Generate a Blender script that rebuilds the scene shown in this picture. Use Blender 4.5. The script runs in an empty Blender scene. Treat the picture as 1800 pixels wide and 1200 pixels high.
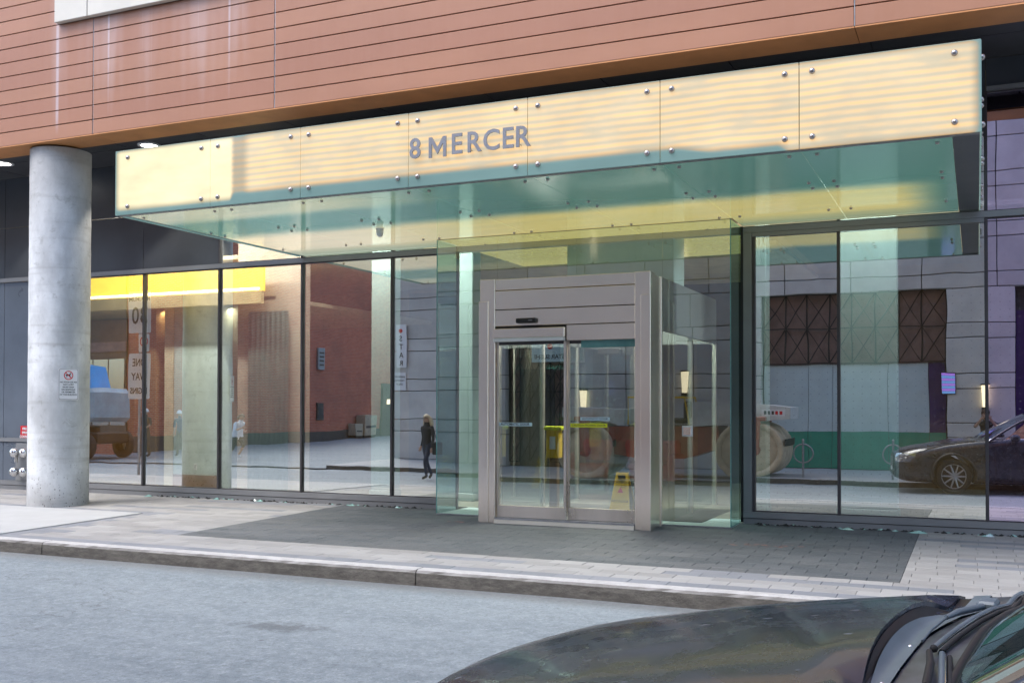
import bpy, bmesh, math, random
from mathutils import Vector, Matrix
random.seed(8)
S = bpy.context.scene
COL = S.collection
PI = math.pi
R = math.radians

# ------------------------------------------------------------------ camera
cam_d = bpy.data.cameras.new('camera')
cam = bpy.data.objects.new('camera', cam_d)
COL.objects.link(cam)
cam_d.sensor_width = 36.0
cam_d.lens = 36.525
cam_d.shift_y = 87.06 / 1800.0
cam_d.clip_start = 0.02
cam_d.clip_end = 600
cam.rotation_mode = 'XYZ'
cam.matrix_world = (Matrix.Translation((0, -15.036, 1.65)) @ Matrix.Rotation(0.4205, 4, 'Z')
                    @ Matrix.Rotation(PI / 2 + 0.016, 4, 'X') @ Matrix.Rotation(0.0019, 4, 'Z'))
S.camera = cam

# ------------------------------------------------------------------ world, sun, exposure
SUN_EL, SUN_AZ = R(58), R(-38)     # azimuth measured from -Y (the street side) towards -X
w = bpy.data.worlds.new('World')
S.world = w
w.use_nodes = True
nt = w.node_tree
nt.nodes.clear()
sky = nt.nodes.new('ShaderNodeTexSky')
sky.sky_type = 'NISHITA'
sky.sun_disc = False
sky.sun_elevation = SUN_EL
sky.sun_rotation = R(180 + 38)
sky.dust_density = 2.0
sky.air_density = 1.0
sky.ozone_density = 1.0
bg = nt.nodes.new('ShaderNodeBackground')
bg.inputs['Strength'].default_value = 0.15
out = nt.nodes.new('ShaderNodeOutputWorld')
nt.links.new(sky.outputs[0], bg.inputs[0])
nt.links.new(bg.outputs[0], out.inputs[0])
sun_d = bpy.data.lights.new('sun', 'SUN')
sun_d.energy = 0.9
sun_d.angle = R(30)
sun_d.color = (1.0, 0.975, 0.95)
sun = bpy.data.objects.new('sun', sun_d)
COL.objects.link(sun)
# light travels from (left, street side, above) towards the facade
_d = Vector((math.sin(R(38)) * math.cos(SUN_EL), math.cos(R(38)) * math.cos(SUN_EL), -math.sin(SUN_EL)))
sun.rotation_mode = 'QUATERNION'
sun.rotation_quaternion = _d.to_track_quat('-Z', 'Y')
S.view_settings.view_transform = 'Standard'
S.view_settings.look = 'None'
S.view_settings.gamma = 1
S.view_settings.use_curve_mapping = False
S.view_settings.exposure = 1.62
cy = S.cycles
cy.use_denoising = True
cy.max_bounces = 7
cy.diffuse_bounces = 3
cy.glossy_bounces = 4
cy.transmission_bounces = 4
cy.transparent_max_bounces = 14
cy.caustics_reflective = False
cy.caustics_refractive = False
cy.sample_clamp_indirect = 4

# ------------------------------------------------------------------ materials
def _n(nt, t, **k):
    n = nt.nodes.new(t)
    for a, b in k.items():
        setattr(n, a, b)
    return n

def newmat(name):
    m = bpy.data.materials.new(name)
    m.use_nodes = True
    nt = m.node_tree
    nt.nodes.clear()
    o = nt.nodes.new('ShaderNodeOutputMaterial')
    return m, nt, o

def L(nt, a, b):
    nt.links.new(a, b)

def mathn(nt, op, a, b=None, c=None, clamp=False):
    n = nt.nodes.new('ShaderNodeMath')
    n.operation = op
    n.use_clamp = clamp
    for i, v in enumerate((a, b, c)):
        if v is None:
            continue
        if isinstance(v, (int, float)):
            n.inputs[i].default_value = v
        else:
            nt.links.new(v, n.inputs[i])
    return n.outputs[0]

def mixc(nt, f, a, b, blend='MIX'):
    n = nt.nodes.new('ShaderNodeMix')
    n.data_type = 'RGBA'
    n.blend_type = blend
    n.clamp_factor = True
    for sock, v in ((n.inputs[0], f), (n.inputs[6], a), (n.inputs[7], b)):
        if isinstance(v, (int, float)):
            sock.default_value = v
        elif isinstance(v, tuple):
            sock.default_value = (v[0], v[1], v[2], 1)
        else:
            nt.links.new(v, sock)
    return n.outputs[2]

def noise(nt, vec, scale, detail=4, rough=.55, dist=0):
    n = nt.nodes.new('ShaderNodeTexNoise')
    n.inputs['Scale'].default_value = scale
    n.inputs['Detail'].default_value = detail
    n.inputs['Roughness'].default_value = rough
    n.inputs['Distortion'].default_value = dist
    if vec is not None:
        nt.links.new(vec, n.inputs['Vector'])
    return n.outputs['Fac']

def ramp(nt, f, lo, hi):
    n = nt.nodes.new('ShaderNodeMapRange')
    n.clamp = True
    n.interpolation_type = 'SMOOTHSTEP'
    n.inputs[1].default_value = lo
    n.inputs[2].default_value = hi
    nt.links.new(f, n.inputs[0])
    return n.outputs[0]

def scalev(nt, vec, s):
    n = nt.nodes.new('ShaderNodeVectorMath')
    n.operation = 'MULTIPLY'
    nt.links.new(vec, n.inputs[0])
    n.inputs[1].default_value = s
    return n.outputs[0]

def pos(nt):
    return nt.nodes.new('ShaderNodeNewGeometry').outputs['Position']

def bump(nt, h, strength, dist=.01, normal=None):
    b = nt.nodes.new('ShaderNodeBump')
    b.inputs['Strength'].default_value = strength
    b.inputs['Distance'].default_value = dist
    nt.links.new(h, b.inputs['Height'])
    if normal is not None:
        nt.links.new(normal, b.inputs['Normal'])
    return b.outputs[0]

def mat(name, col, rough=.6, metal=0, var=.12, vs=3, bmp=0, bs=60, rand=0, coat=0, stretch=(1, 1, 1),
        emit=None, es=0, spec=.5, rvar=0, obj=False):
    m, nt, o = newmat(name)
    p = _n(nt, 'ShaderNodeBsdfPrincipled')
    L(nt, p.outputs[0], o.inputs[0])
    v = nt.nodes.new('ShaderNodeTexCoord').outputs['Object'] if obj else pos(nt)
    v = scalev(nt, v, stretch)
    c = None
    dark = tuple(x * (1 - var) for x in col)
    lite = tuple(min(1, x * (1 + var)) for x in col)
    f = noise(nt, v, vs, 6, .6)
    f2 = ramp(nt, f, .3, .7)
    c = mixc(nt, f2, dark, lite)
    if rand:
        oi = nt.nodes.new('ShaderNodeObjectInfo').outputs['Random']
        k = mathn(nt, 'MULTIPLY_ADD', oi, 2 * rand, 1 - rand)
        vm = nt.nodes.new('ShaderNodeVectorMath')
        vm.operation = 'SCALE'
        L(nt, c, vm.inputs[0])
        L(nt, k, vm.inputs['Scale'])
        c = vm.outputs[0]
    L(nt, c, p.inputs['Base Color'])
    p.inputs['Roughness'].default_value = rough
    if rvar:
        L(nt, mathn(nt, 'MULTIPLY_ADD', f2, rvar, rough - rvar / 2, clamp=True), p.inputs['Roughness'])
    p.inputs['Metallic'].default_value = metal
    p.inputs['Specular IOR Level'].default_value = spec
    if coat:
        p.inputs['Coat Weight'].default_value = coat
        p.inputs['Coat Roughness'].default_value = .05
    if bmp:
        L(nt, bump(nt, noise(nt, v, bs, 5, .6), bmp), p.inputs['Normal'])
    if emit:
        p.inputs['Emission Color'].default_value = (*emit, 1)
        p.inputs['Emission Strength'].default_value = es
    return m

def glassmat(name, refl=.42, tint=(.62, .78, .74), gcol=(.95, 1, 1), wav=.012, wscale=.9, dots=False, rough=0.0, fres=.5, dark=1.0):
    m, nt, o = newmat(name)
    P = pos(nt)
    tr = _n(nt, 'ShaderNodeBsdfTransparent')
    tr.inputs[0].default_value = (*tint, 1)
    gl = _n(nt, 'ShaderNodeBsdfGlossy')
    gl.inputs['Color'].default_value = (*gcol, 1)
    gl.inputs['Roughness'].default_value = rough
    if wav:
        nz = noise(nt, scalev(nt, P, (1, 1, .7)), wscale, 2, .5)
        L(nt, bump(nt, nz, wav, 1.0), gl.inputs['Normal'])
    lw = _n(nt, 'ShaderNodeFresnel')
    lw.inputs[0].default_value = 1.5
    fac = mathn(nt, 'MULTIPLY_ADD', lw.outputs[0], fres, refl, clamp=True)
    # one interface per pane: the far face of the sheet only lets light through
    bf = nt.nodes.new('ShaderNodeNewGeometry').outputs['Backfacing']
    fac = mathn(nt, 'MULTIPLY', fac, mathn(nt, 'SUBTRACT', 1, bf))
    trc = mixc(nt, bf, (tint[0], tint[1], tint[2]), (1.0, 1.0, 1.0))
    L(nt, trc, tr.inputs[0])
    mx = _n(nt, 'ShaderNodeMixShader')
    L(nt, fac, mx.inputs[0])
    L(nt, tr.outputs[0], mx.inputs[1])
    L(nt, gl.outputs[0], mx.inputs[2])
    last = mx.outputs[0]
    if dots:
        sx = nt.nodes.new('ShaderNodeSeparateXYZ')
        L(nt, P, sx.inputs[0])
        def cell(s, pitch, off=0):
            a = mathn(nt, 'MULTIPLY_ADD', s, 1 / pitch, off)
            a = mathn(nt, 'FRACT', a)
            a = mathn(nt, 'SUBTRACT', a, .5)
            return mathn(nt, 'MULTIPLY', a, pitch)
        dx = cell(sx.outputs[0], .115)
        dz = cell(sx.outputs[2], .1)
        d = mathn(nt, 'ADD', mathn(nt, 'MULTIPLY', dx, dx), mathn(nt, 'MULTIPLY', dz, dz))
        on = mathn(nt, 'LESS_THAN', d, .0085 ** 2)
        zlim = mathn(nt, 'LESS_THAN', sx.outputs[2], 3.3)
        on = mathn(nt, 'MULTIPLY', mathn(nt, 'MULTIPLY', on, zlim), .16)
        df = _n(nt, 'ShaderNodeBsdfDiffuse')
        df.inputs[0].default_value = (.75, .75, .72, 1)
        m2 = _n(nt, 'ShaderNodeMixShader')
        L(nt, on, m2.inputs[0])
        L(nt, last, m2.inputs[1])
        L(nt, df.outputs[0], m2.inputs[2])
        last = m2.outputs[0]
    L(nt, last, o.inputs[0])
    return m

M = {}
M['rail'] = mat('grey aluminium', (.27, .275, .28), .45, .35, .06, 2, rvar=.1)
M['mull'] = mat('dark mullion', (.075, .07, .075), .4, .3)
M['spandrel'] = mat('dark grey panel', (.07, .078, .09), .35, .1, .12, .8, rvar=.1)
M['spandrel_blue'] = mat('blue grey panel', (.14, .165, .20), .3, .1, .12, .8, rvar=.1)
M['orange'] = mat('orange brown soffit metal', (.60, .26, .095), .5, 0, .12, 1.2)
M['ceil'] = mat('dark soffit panel', (.06, .06, .065), .5)
M['cream'] = mat('cream panel', (.62, .58, .50), .6, 0, .06, 1)
M['steel'] = mat('brushed stainless steel', (.92, .83, .74), .25, .90, .03, .5)
M['steel_dull'] = mat('scuffed stainless steel', (.70, .64, .58), .33, .8, .12, 2, stretch=(1, 1, .35), rvar=.15)
M['bolt'] = mat('polished bolt steel', (.42, .38, .36), .28, .9)
M['black'] = mat('black plastic', (.012, .012, .013), .45)
M['rubber'] = mat('tyre rubber', (.02, .02, .021), .8, bmp=.1)
M['white'] = mat('white enamel', (.78, .78, .79), .4, var=.03)
M['red'] = mat('red enamel', (.62, .012, .02), .4, var=.04)
M['ink'] = mat('dark lettering', (.03, .03, .035), .5)
M['lettergrey'] = mat('grey metal letter', (.24, .25, .28), .45, .5, .08, 6)
M['chrome'] = mat('chrome', (.8, .8, .8), .12, 1)
M['glass_facade'] = glassmat('reflective facade glass', .54, (.74, .79, .77), wav=.0016, wscale=.9)
M['glass_dots'] = glassmat('reflective facade glass with frit dots', .56, (.74, .79, .77), wav=.0016, wscale=.9, dots=True)
M['glass_violet'] = glassmat('violet tinted facade glass', .70, (.42, .36, .62), (.84, .76, .98), wav=.002, wscale=.7, dots=True)
M['glass_box'] = glassmat('green clear glass', .22, (.76, .88, .85), (.92, 1, .99), wav=.001, fres=.9)
M['glass_teal'] = glassmat('teal edge-on glass', .26, (.42, .66, .65), (.80, 1, 1), wav=.001, fres=.6)
M['glass_door'] = glassmat('door glass', .30, (.66, .76, .74), (.9, 1, 1), wav=.001, fres=.6)
M['glass_edge'] = mat('green glass edge', (.12, .34, .32), .15, 0, .1, 6, spec=.8)
M['kerb'] = None

def asphalt():
    m, nt, o = newmat('worn pale asphalt')
    p = _n(nt, 'ShaderNodeBsdfPrincipled')
    L(nt, p.outputs[0], o.inputs[0])
    P = pos(nt)
    big = noise(nt, scalev(nt, P, (.35, 1.3, 1)), 1.1, 5, .6, .6)
    fine = noise(nt, P, 58, 4, .85)
    mid = noise(nt, P, 9, 6, .7)
    c = mixc(nt, ramp(nt, big, .33, .68), (.165, .198, .218), (.225, .262, .282))
    c = mixc(nt, ramp(nt, mid, .38, .75), c, (.27, .31, .335))
    c = mixc(nt, mathn(nt, 'MULTIPLY', ramp(nt, fine, .50, .66), .55), c, (.085, .095, .10))
    ag = noise(nt, P, 21, 2, .9)
    c = mixc(nt, mathn(nt, 'MULTIPLY', ramp(nt, ag, .56, .66), .5), c, (.105, .12, .13))
    c = mixc(nt, mathn(nt, 'MULTIPLY', ramp(nt, ag, .42, .33), .5), c, (.36, .385, .40))
    grit = noise(nt, P, 34, 5, .85)
    c = mixc(nt, mathn(nt, 'MULTIPLY', ramp(nt, grit, .55, .68), .5), c, (.42, .44, .46))
    # oil stains
    d = nt.nodes.new('ShaderNodeVectorMath')
    d.operation = 'DISTANCE'
    L(nt, scalev(nt, P, (.5, 1.2, 0)), d.inputs[0])
    d.inputs[1].default_value = (-5.55 * .5, -7.55 * 1.2, 0)
    s = mathn(nt, 'SUBTRACT', mathn(nt, 'ADD', d.outputs['Value'], mathn(nt, 'MULTIPLY', mid, .55)), .30)
    st = ramp(nt, s, .26, .0)
    c = mixc(nt, mathn(nt, 'MULTIPLY', st, .62), c, (.06, .062, .066))
    vo = nt.nodes.new('ShaderNodeTexVoronoi')
    vo.inputs['Scale'].default_value = 1.7
    L(nt, P, vo.inputs['Vector'])
    spot = ramp(nt, vo.outputs['Distance'], .05, .025)
    c = mixc(nt, mathn(nt, 'MULTIPLY', spot, .6), c, (.07, .07, .075))
    sx = nt.nodes.new('ShaderNodeSeparateXYZ')
    L(nt, P, sx.inputs[0])
    gut = ramp(nt, mathn(nt, 'ADD', sx.outputs[1], mathn(nt, 'MULTIPLY', mid, .35)), -5.62, -5.22)
    c = mixc(nt, mathn(nt, 'MULTIPLY', gut, .55), c, (.125, .118, .105))
    ed = nt.nodes.new('ShaderNodeTexVoronoi')
    ed.feature = 'DISTANCE_TO_EDGE'
    ed.inputs['Scale'].default_value = .42
    wv = nt.nodes.new('ShaderNodeVectorMath')
    wv.operation = 'ADD'
    wn = nt.nodes.new('ShaderNodeTexNoise')
    wn.inputs['Scale'].default_value = 2.2
    wn.inputs['Detail'].default_value = 6
    L(nt, P, wn.inputs['Vector'])
    L(nt, P, wv.inputs[0])
    L(nt, wn.outputs['Color'], wv.inputs[1])
    L(nt, wv.outputs[0], ed.inputs['Vector'])
    crack = mathn(nt, 'MULTIPLY', ramp(nt, ed.outputs['Distance'], .006, .001), ramp(nt, noise(nt, P, .35, 2), .56, .66))
    c = mixc(nt, mathn(nt, 'MULTIPLY', crack, .4), c, (.05, .05, .052))
    tyre = ramp(nt, noise(nt, scalev(nt, P, (.08, 2.2, 1)), 1.5, 3, .6), .5, .72)
    c = mixc(nt, mathn(nt, 'MULTIPLY', tyre, .28), c, (.12, .145, .165))
    L(nt, c, p.inputs['Base Color'])
    p.inputs['Roughness'].default_value = .72
    h = mathn(nt, 'ADD', mathn(nt, 'MULTIPLY', noise(nt, P, 140, 3, .8), .7), mathn(nt, 'MULTIPLY', mid, .5))
    L(nt, bump(nt, h, .9, .008), p.inputs['Normal'])
    return m
M['asphalt'] = asphalt()

def kerbmat():
    m, nt, o = newmat('kerb concrete')
    p = _n(nt, 'ShaderNodeBsdfPrincipled')
    L(nt, p.outputs[0], o.inputs[0])
    P = pos(nt)
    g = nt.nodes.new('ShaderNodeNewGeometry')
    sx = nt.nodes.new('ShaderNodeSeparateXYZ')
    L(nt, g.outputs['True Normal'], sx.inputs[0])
    up = ramp(nt, sx.outputs[2], .35, .8)  # upright face coloured darker than the top, standing in for light from above
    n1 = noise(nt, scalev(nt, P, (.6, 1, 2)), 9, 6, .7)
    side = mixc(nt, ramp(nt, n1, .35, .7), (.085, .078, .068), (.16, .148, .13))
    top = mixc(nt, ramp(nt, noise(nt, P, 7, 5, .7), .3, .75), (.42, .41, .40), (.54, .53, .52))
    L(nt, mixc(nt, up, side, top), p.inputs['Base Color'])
    p.inputs['Roughness'].default_value = .85
    L(nt, bump(nt, noise(nt, P, 45, 6, .75), .9, .02), p.inputs['Normal'])
    return m
M['kerb'] = kerbmat()
M['slab'] = mat('pale poured concrete', (.37, .375, .375), .8, 0, .05, 2, bmp=.2, bs=60)

def pavermat(name, a, b, k=.1):
    m, nt, o = newmat(name)
    p = _n(nt, 'ShaderNodeBsdfPrincipled')
    L(nt, p.outputs[0], o.inputs[0])
    P = pos(nt)
    oi = nt.nodes.new('ShaderNodeObjectInfo').outputs['Random']
    at = nt.nodes.new('ShaderNodeAttribute')
    at.attribute_name = 'shade'
    rnd = mathn(nt, 'FRACT', mathn(nt, 'ADD', oi, at.outputs['Fac']))
    c = mixc(nt, rnd, a, b)
    dirt = ramp(nt, noise(nt, scalev(nt, P, (.5, 1, 1)), 1.6, 6, .65), .42, .75)
    c = mixc(nt, mathn(nt, 'MULTIPLY', dirt, .3), c, (.14, .13, .12))
    c = mixc(nt, mathn(nt, 'MULTIPLY', ramp(nt, noise(nt, P, 50, 4, .8), .4, .7), .22), c, (.3, .3, .3))
    gv = nt.nodes.new('ShaderNodeTexVoronoi')
    gv.inputs['Scale'].default_value = 3.1
    L(nt, P, gv.inputs['Vector'])
    c = mixc(nt, mathn(nt, 'MULTIPLY', ramp(nt, gv.outputs['Distance'], .075, .05), .5), c, (.06, .06, .062))
    wear = ramp(nt, noise(nt, scalev(nt, P, (.35, 1, 1)), .9, 5, .7, .6), .50, .72)
    c = mixc(nt, mathn(nt, 'MULTIPLY', wear, .28), c, (.20, .205, .21))
    L(nt, c, p.inputs['Base Color'])
    p.inputs['Roughness'].default_value = .7
    L(nt, bump(nt, noise(nt, P, 90, 4, .7), .35, .004), p.inputs['Normal'])
    return m
M['pav_light'] = pavermat('light paver', (.255, .25, .245), (.33, .325, .32))
M['pav_blue'] = pavermat('blue grey paver', (.165, .178, .20), (.215, .225, .25))
M['pav_dark'] = pavermat('charcoal paver', (.048, .058, .066), (.078, .087, .096))
M['joint'] = mat('sand joint', (.22, .215, .21), .9, bmp=.3)

def siding():
    m, nt, o = newmat('terracotta siding')
    p = _n(nt, 'ShaderNodeBsdfPrincipled')
    L(nt, p.outputs[0], o.inputs[0])
    P = pos(nt)
    oi = nt.nodes.new('ShaderNodeObjectInfo').outputs['Random']
    c = mixc(nt, ramp(nt, noise(nt, scalev(nt, P, (.6, 1, 1.5)), .9, 4, .6), .3, .7), (.335, .148, .078), (.39, .178, .095))
    c = mixc(nt, mathn(nt, 'MULTIPLY', oi, .6), c, (.30, .120, .068))
    c = mixc(nt, mathn(nt, 'MULTIPLY', noise(nt, scalev(nt, P, (3, 1, .3)), 3, 5, .6), .35), c, (.40, .21, .145))
    # lime run-off stains below the ledge of the cream panel
    sx = nt.nodes.new('ShaderNodeSeparateXYZ')
    L(nt, P, sx.inputs[0])
    cx = nt.nodes.new('ShaderNodeCombineXYZ')
    L(nt, sx.outputs[0], cx.inputs[0])
    st = ramp(nt, noise(nt, cx.outputs[0], 9, 3, .7), .53, .70)
    st2 = ramp(nt, noise(nt, cx.outputs[0], 1.6, 2, .5), .40, .62)
    st = mathn(nt, 'MULTIPLY', st, st2)
    soft = mathn(nt, 'MULTIPLY', st2, .35)
    inx = mathn(nt, 'MULTIPLY', ramp(nt, sx.outputs[0], -14.1, -13.8), ramp(nt, sx.outputs[0], -9.4, -10.2))
    endz = mathn(nt, 'MULTIPLY_ADD', noise(nt, cx.outputs[0], 4, 1), 3.2, 5.0)
    fade = ramp(nt, mathn(nt, 'SUBTRACT', sx.outputs[2], endz), -.25, 1.1)
    f = mathn(nt, 'MULTIPLY', mathn(nt, 'MULTIPLY', mathn(nt, 'MAXIMUM', st, soft), inx), fade)
    c = mixc(nt, mathn(nt, 'MULTIPLY', f, .62), c, (.62, .55, .55))
    for X0, w0 in ((-13.87, .05), (-10.32, .03), (-12.75, .03)):
        ln = ramp(nt, mathn(nt, 'ABSOLUTE', mathn(nt, 'SUBTRACT', sx.outputs[0], X0)), w0, w0 * .2)
        ln = mathn(nt, 'MULTIPLY', ln, ramp(nt, sx.outputs[2], 6.1, 8.0 if X0 != -13.87 else 6.5))
        c = mixc(nt, mathn(nt, 'MULTIPLY', ln, .45), c, (.62, .58, .62))
    L(nt, c, p.inputs['Base Color'])
    p.inputs['Roughness'].default_value = .5
    return m
M['siding'] = siding()

def columnmat():
    m, nt, o = newmat('cast concrete')
    p = _n(nt, 'ShaderNodeBsdfPrincipled')
    L(nt, p.outputs[0], o.inputs[0])
    P = pos(nt)
    sx = nt.nodes.new('ShaderNodeSeparateXYZ')
    L(nt, P, sx.inputs[0])
    z = sx.outputs[2]
    c = mixc(nt, ramp(nt, noise(nt, scalev(nt, P, (1, 1, .6)), 1.6, 6, .65), .3, .7), (.46, .475, .48), (.74, .76, .765))
    # pour lines
    cz = nt.nodes.new('ShaderNodeCombineXYZ')
    L(nt, z, cz.inputs[2])
    c = mixc(nt, mathn(nt, 'MULTIPLY', ramp(nt, noise(nt, scalev(nt, P, (.4, .4, 6)), 1.2, 4, .6), .5, .75), .35), c, (.24, .23, .215))
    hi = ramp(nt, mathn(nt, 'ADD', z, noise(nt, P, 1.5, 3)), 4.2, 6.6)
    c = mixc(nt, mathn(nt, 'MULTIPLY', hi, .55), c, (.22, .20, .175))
    # paint flecks / patches
    blot = ramp(nt, noise(nt, P, 14, 3, .6), .66, .72)
    c = mixc(nt, mathn(nt, 'MULTIPLY', blot, .35), c, (.55, .55, .54))
    # pits towards the base
    v = nt.nodes.new('ShaderNodeTexVoronoi')
    v.inputs['Scale'].default_value = 26
    L(nt, scalev(nt, P, (1, 1, .7)), v.inputs['Vector'])
    base = ramp(nt, mathn(nt, 'ADD', z, mathn(nt, 'MULTIPLY', noise(nt, P, 5, 3), .9)), 1.5, .35)
    pit = mathn(nt, 'MULTIPLY', ramp(nt, v.outputs['Distance'], .30, .16), mathn(nt, 'MULTIPLY_ADD', base, .95, .06))
    pit = mathn(nt, 'MULTIPLY', pit, ramp(nt, noise(nt, P, 7, 2), .44, .58))
    smear = mathn(nt, 'MULTIPLY', ramp(nt, noise(nt, P, 5.5, 6, .7, .5), .55, .7), .4)
    c = mixc(nt, smear, c, (.22, .215, .20))
    c = mixc(nt, pit, c, (.05, .05, .052))
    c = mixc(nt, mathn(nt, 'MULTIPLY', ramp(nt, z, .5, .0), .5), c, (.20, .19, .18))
    L(nt, c, p.inputs['Base Color'])
    p.inputs['Roughness'].default_value = .75
    h = mathn(nt, 'SUBTRACT', noise(nt, P, 20, 5, .6), mathn(nt, 'MULTIPLY', pit, 1.5))
    L(nt, bump(nt, h, .5, .01), p.inputs['Normal'])
    return m
M['column'] = columnmat()

def litglass():
    """frosted, backlit canopy glass: lamp rows behind show as soft warm stripes"""
    m, nt, o = newmat('backlit frosted glass')
    p = _n(nt, 'ShaderNodeBsdfPrincipled')
    L(nt, p.outputs[0], o.inputs[0])
    P = pos(nt)
    sx = nt.nodes.new('ShaderNodeSeparateXYZ')
    L(nt, P, sx.inputs[0])
    x, z = sx.outputs[0], sx.outputs[2]
    p.inputs['Base Color'].default_value = (.07, .11, .11, 1)
    p.inputs['Roughness'].default_value = .12
    wob = mathn(nt, 'MULTIPLY', noise(nt, scalev(nt, P, (.8, 1, 0)), 1.5, 2), .035)
    ph = mathn(nt, 'MULTIPLY', mathn(nt, 'ADD', z, wob), 2 * PI / .079)
    stripe = mathn(nt, 'MULTIPLY_ADD', mathn(nt, 'SINE', ph), .5, .5)
    blotch = noise(nt, scalev(nt, P, (1.1, 1, 3.5)), 1.7, 3)
    stripe = mathn(nt, 'MULTIPLY', stripe, ramp(nt, blotch, .2, .6))
    # window of light: below it the housing is unlit except under the two end panels
    endr = ramp(nt, x, -1.85, -1.7)
    endl = ramp(nt, x, -8.72, -8.8)
    low = mathn(nt, 'SUBTRACT', 4.415, mathn(nt, 'MULTIPLY', mathn(nt, 'MAXIMUM', endr, endl), .07))
    low = mathn(nt, 'SUBTRACT', low, mathn(nt, 'MULTIPLY', ramp(nt, x, -2.95, -2.45), .07))
    inz = ramp(nt, mathn(nt, 'SUBTRACT', z, low), -.06, .06)
    inz = mathn(nt, 'MULTIPLY', inz, ramp(nt, z, 5.155, 5.085))
    inx = mathn(nt, 'MULTIPLY', ramp(nt, x, -10.76, -10.64), ramp(nt, x, .07, -.06))
    win = mathn(nt, 'MULTIPLY', inz, inx)
    gap = mathn(nt, 'SUBTRACT', 1, mathn(nt, 'MULTIPLY', mathn(nt, 'MULTIPLY', ramp(nt, x, -8.78, -8.70), ramp(nt, x, -8.45, -8.6)), .6))
    win = mathn(nt, 'MULTIPLY', win, gap)
    a = mathn(nt, 'MULTIPLY_ADD', stripe, .20, .36)
    col = mixc(nt, stripe, (.94, .76, .50), (1, .61, .25))
    bright = mathn(nt, 'MULTIPLY', endl, mathn(nt, 'MULTIPLY_ADD', blotch, .22, .44))
    col = mixc(nt, endl, col, (1, .84, .50))
    low_f = mathn(nt, 'MULTIPLY_ADD', noise(nt, scalev(nt, P, (1, 1, 1.4)), .9, 3, .6), .7, .66)
    est = mathn(nt, 'MULTIPLY', mathn(nt, 'ADD', mathn(nt, 'MULTIPLY', a, mathn(nt, 'SUBTRACT', 1, endl)), bright), win)
    dim = mathn(nt, 'MULTIPLY', mathn(nt, 'SUBTRACT', 1, win), .13)  # faint teal glow put into the glass outside the lit window
    col = mixc(nt, ramp(nt, win, .0, .35), (.50, .86, .84), col)
    est = mathn(nt, 'MULTIPLY', mathn(nt, 'ADD', est, dim), low_f)
    L(nt, col, p.inputs['Emission Color'])
    L(nt, mathn(nt, 'MULTIPLY', est, .62), p.inputs['Emission Strength'])
    return m
M['lit'] = litglass()

def soffitglass():
    m, nt, o = newmat('teal frosted soffit glass')
    p = _n(nt, 'ShaderNodeBsdfPrincipled')
    L(nt, p.outputs[0], o.inputs[0])
    P = pos(nt)
    sx = nt.nodes.new('ShaderNodeSeparateXYZ')
    L(nt, P, sx.inputs[0])
    x, y = sx.outputs[0], sx.outputs[1]
    p.inputs['Base Color'].default_value = (.11, .215, .195, 1)
    p.inputs['Roughness'].default_value = .10
    p.inputs['Specular IOR Level'].default_value = .5
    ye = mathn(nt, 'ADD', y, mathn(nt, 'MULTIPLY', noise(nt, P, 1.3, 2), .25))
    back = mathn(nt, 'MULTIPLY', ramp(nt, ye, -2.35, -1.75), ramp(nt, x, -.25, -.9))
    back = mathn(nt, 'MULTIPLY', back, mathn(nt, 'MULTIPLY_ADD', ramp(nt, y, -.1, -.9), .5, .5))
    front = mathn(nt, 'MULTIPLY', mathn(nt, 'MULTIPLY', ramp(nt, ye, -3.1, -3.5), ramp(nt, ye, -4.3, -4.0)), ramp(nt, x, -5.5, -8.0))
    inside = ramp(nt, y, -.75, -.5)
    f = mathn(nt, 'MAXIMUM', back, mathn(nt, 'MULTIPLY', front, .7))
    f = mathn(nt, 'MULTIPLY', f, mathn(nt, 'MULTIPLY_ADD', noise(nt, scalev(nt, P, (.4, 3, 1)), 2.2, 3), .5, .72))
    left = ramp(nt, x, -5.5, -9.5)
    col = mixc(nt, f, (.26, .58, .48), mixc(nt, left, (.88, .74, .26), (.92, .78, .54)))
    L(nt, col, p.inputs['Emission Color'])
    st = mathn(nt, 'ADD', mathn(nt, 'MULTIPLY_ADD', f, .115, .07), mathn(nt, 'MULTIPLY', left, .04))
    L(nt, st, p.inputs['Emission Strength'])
    return m
M['soffit'] = soffitglass()
M['pc'] = mat('lit porch ceiling', (.3, .3, .1), .15, emit=(.80, .64, .24), es=.20)

def blockwall(name, c1, c2):
    return mat(name, c1, .8, 0, .10, 1.2, bmp=.15, bs=40, rand=.09)
M['stone'] = blockwall('limestone block', (.56, .545, .52), 0)
M['stone_dark'] = mat('limestone joint', (.06, .06, .06), .9)

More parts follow.
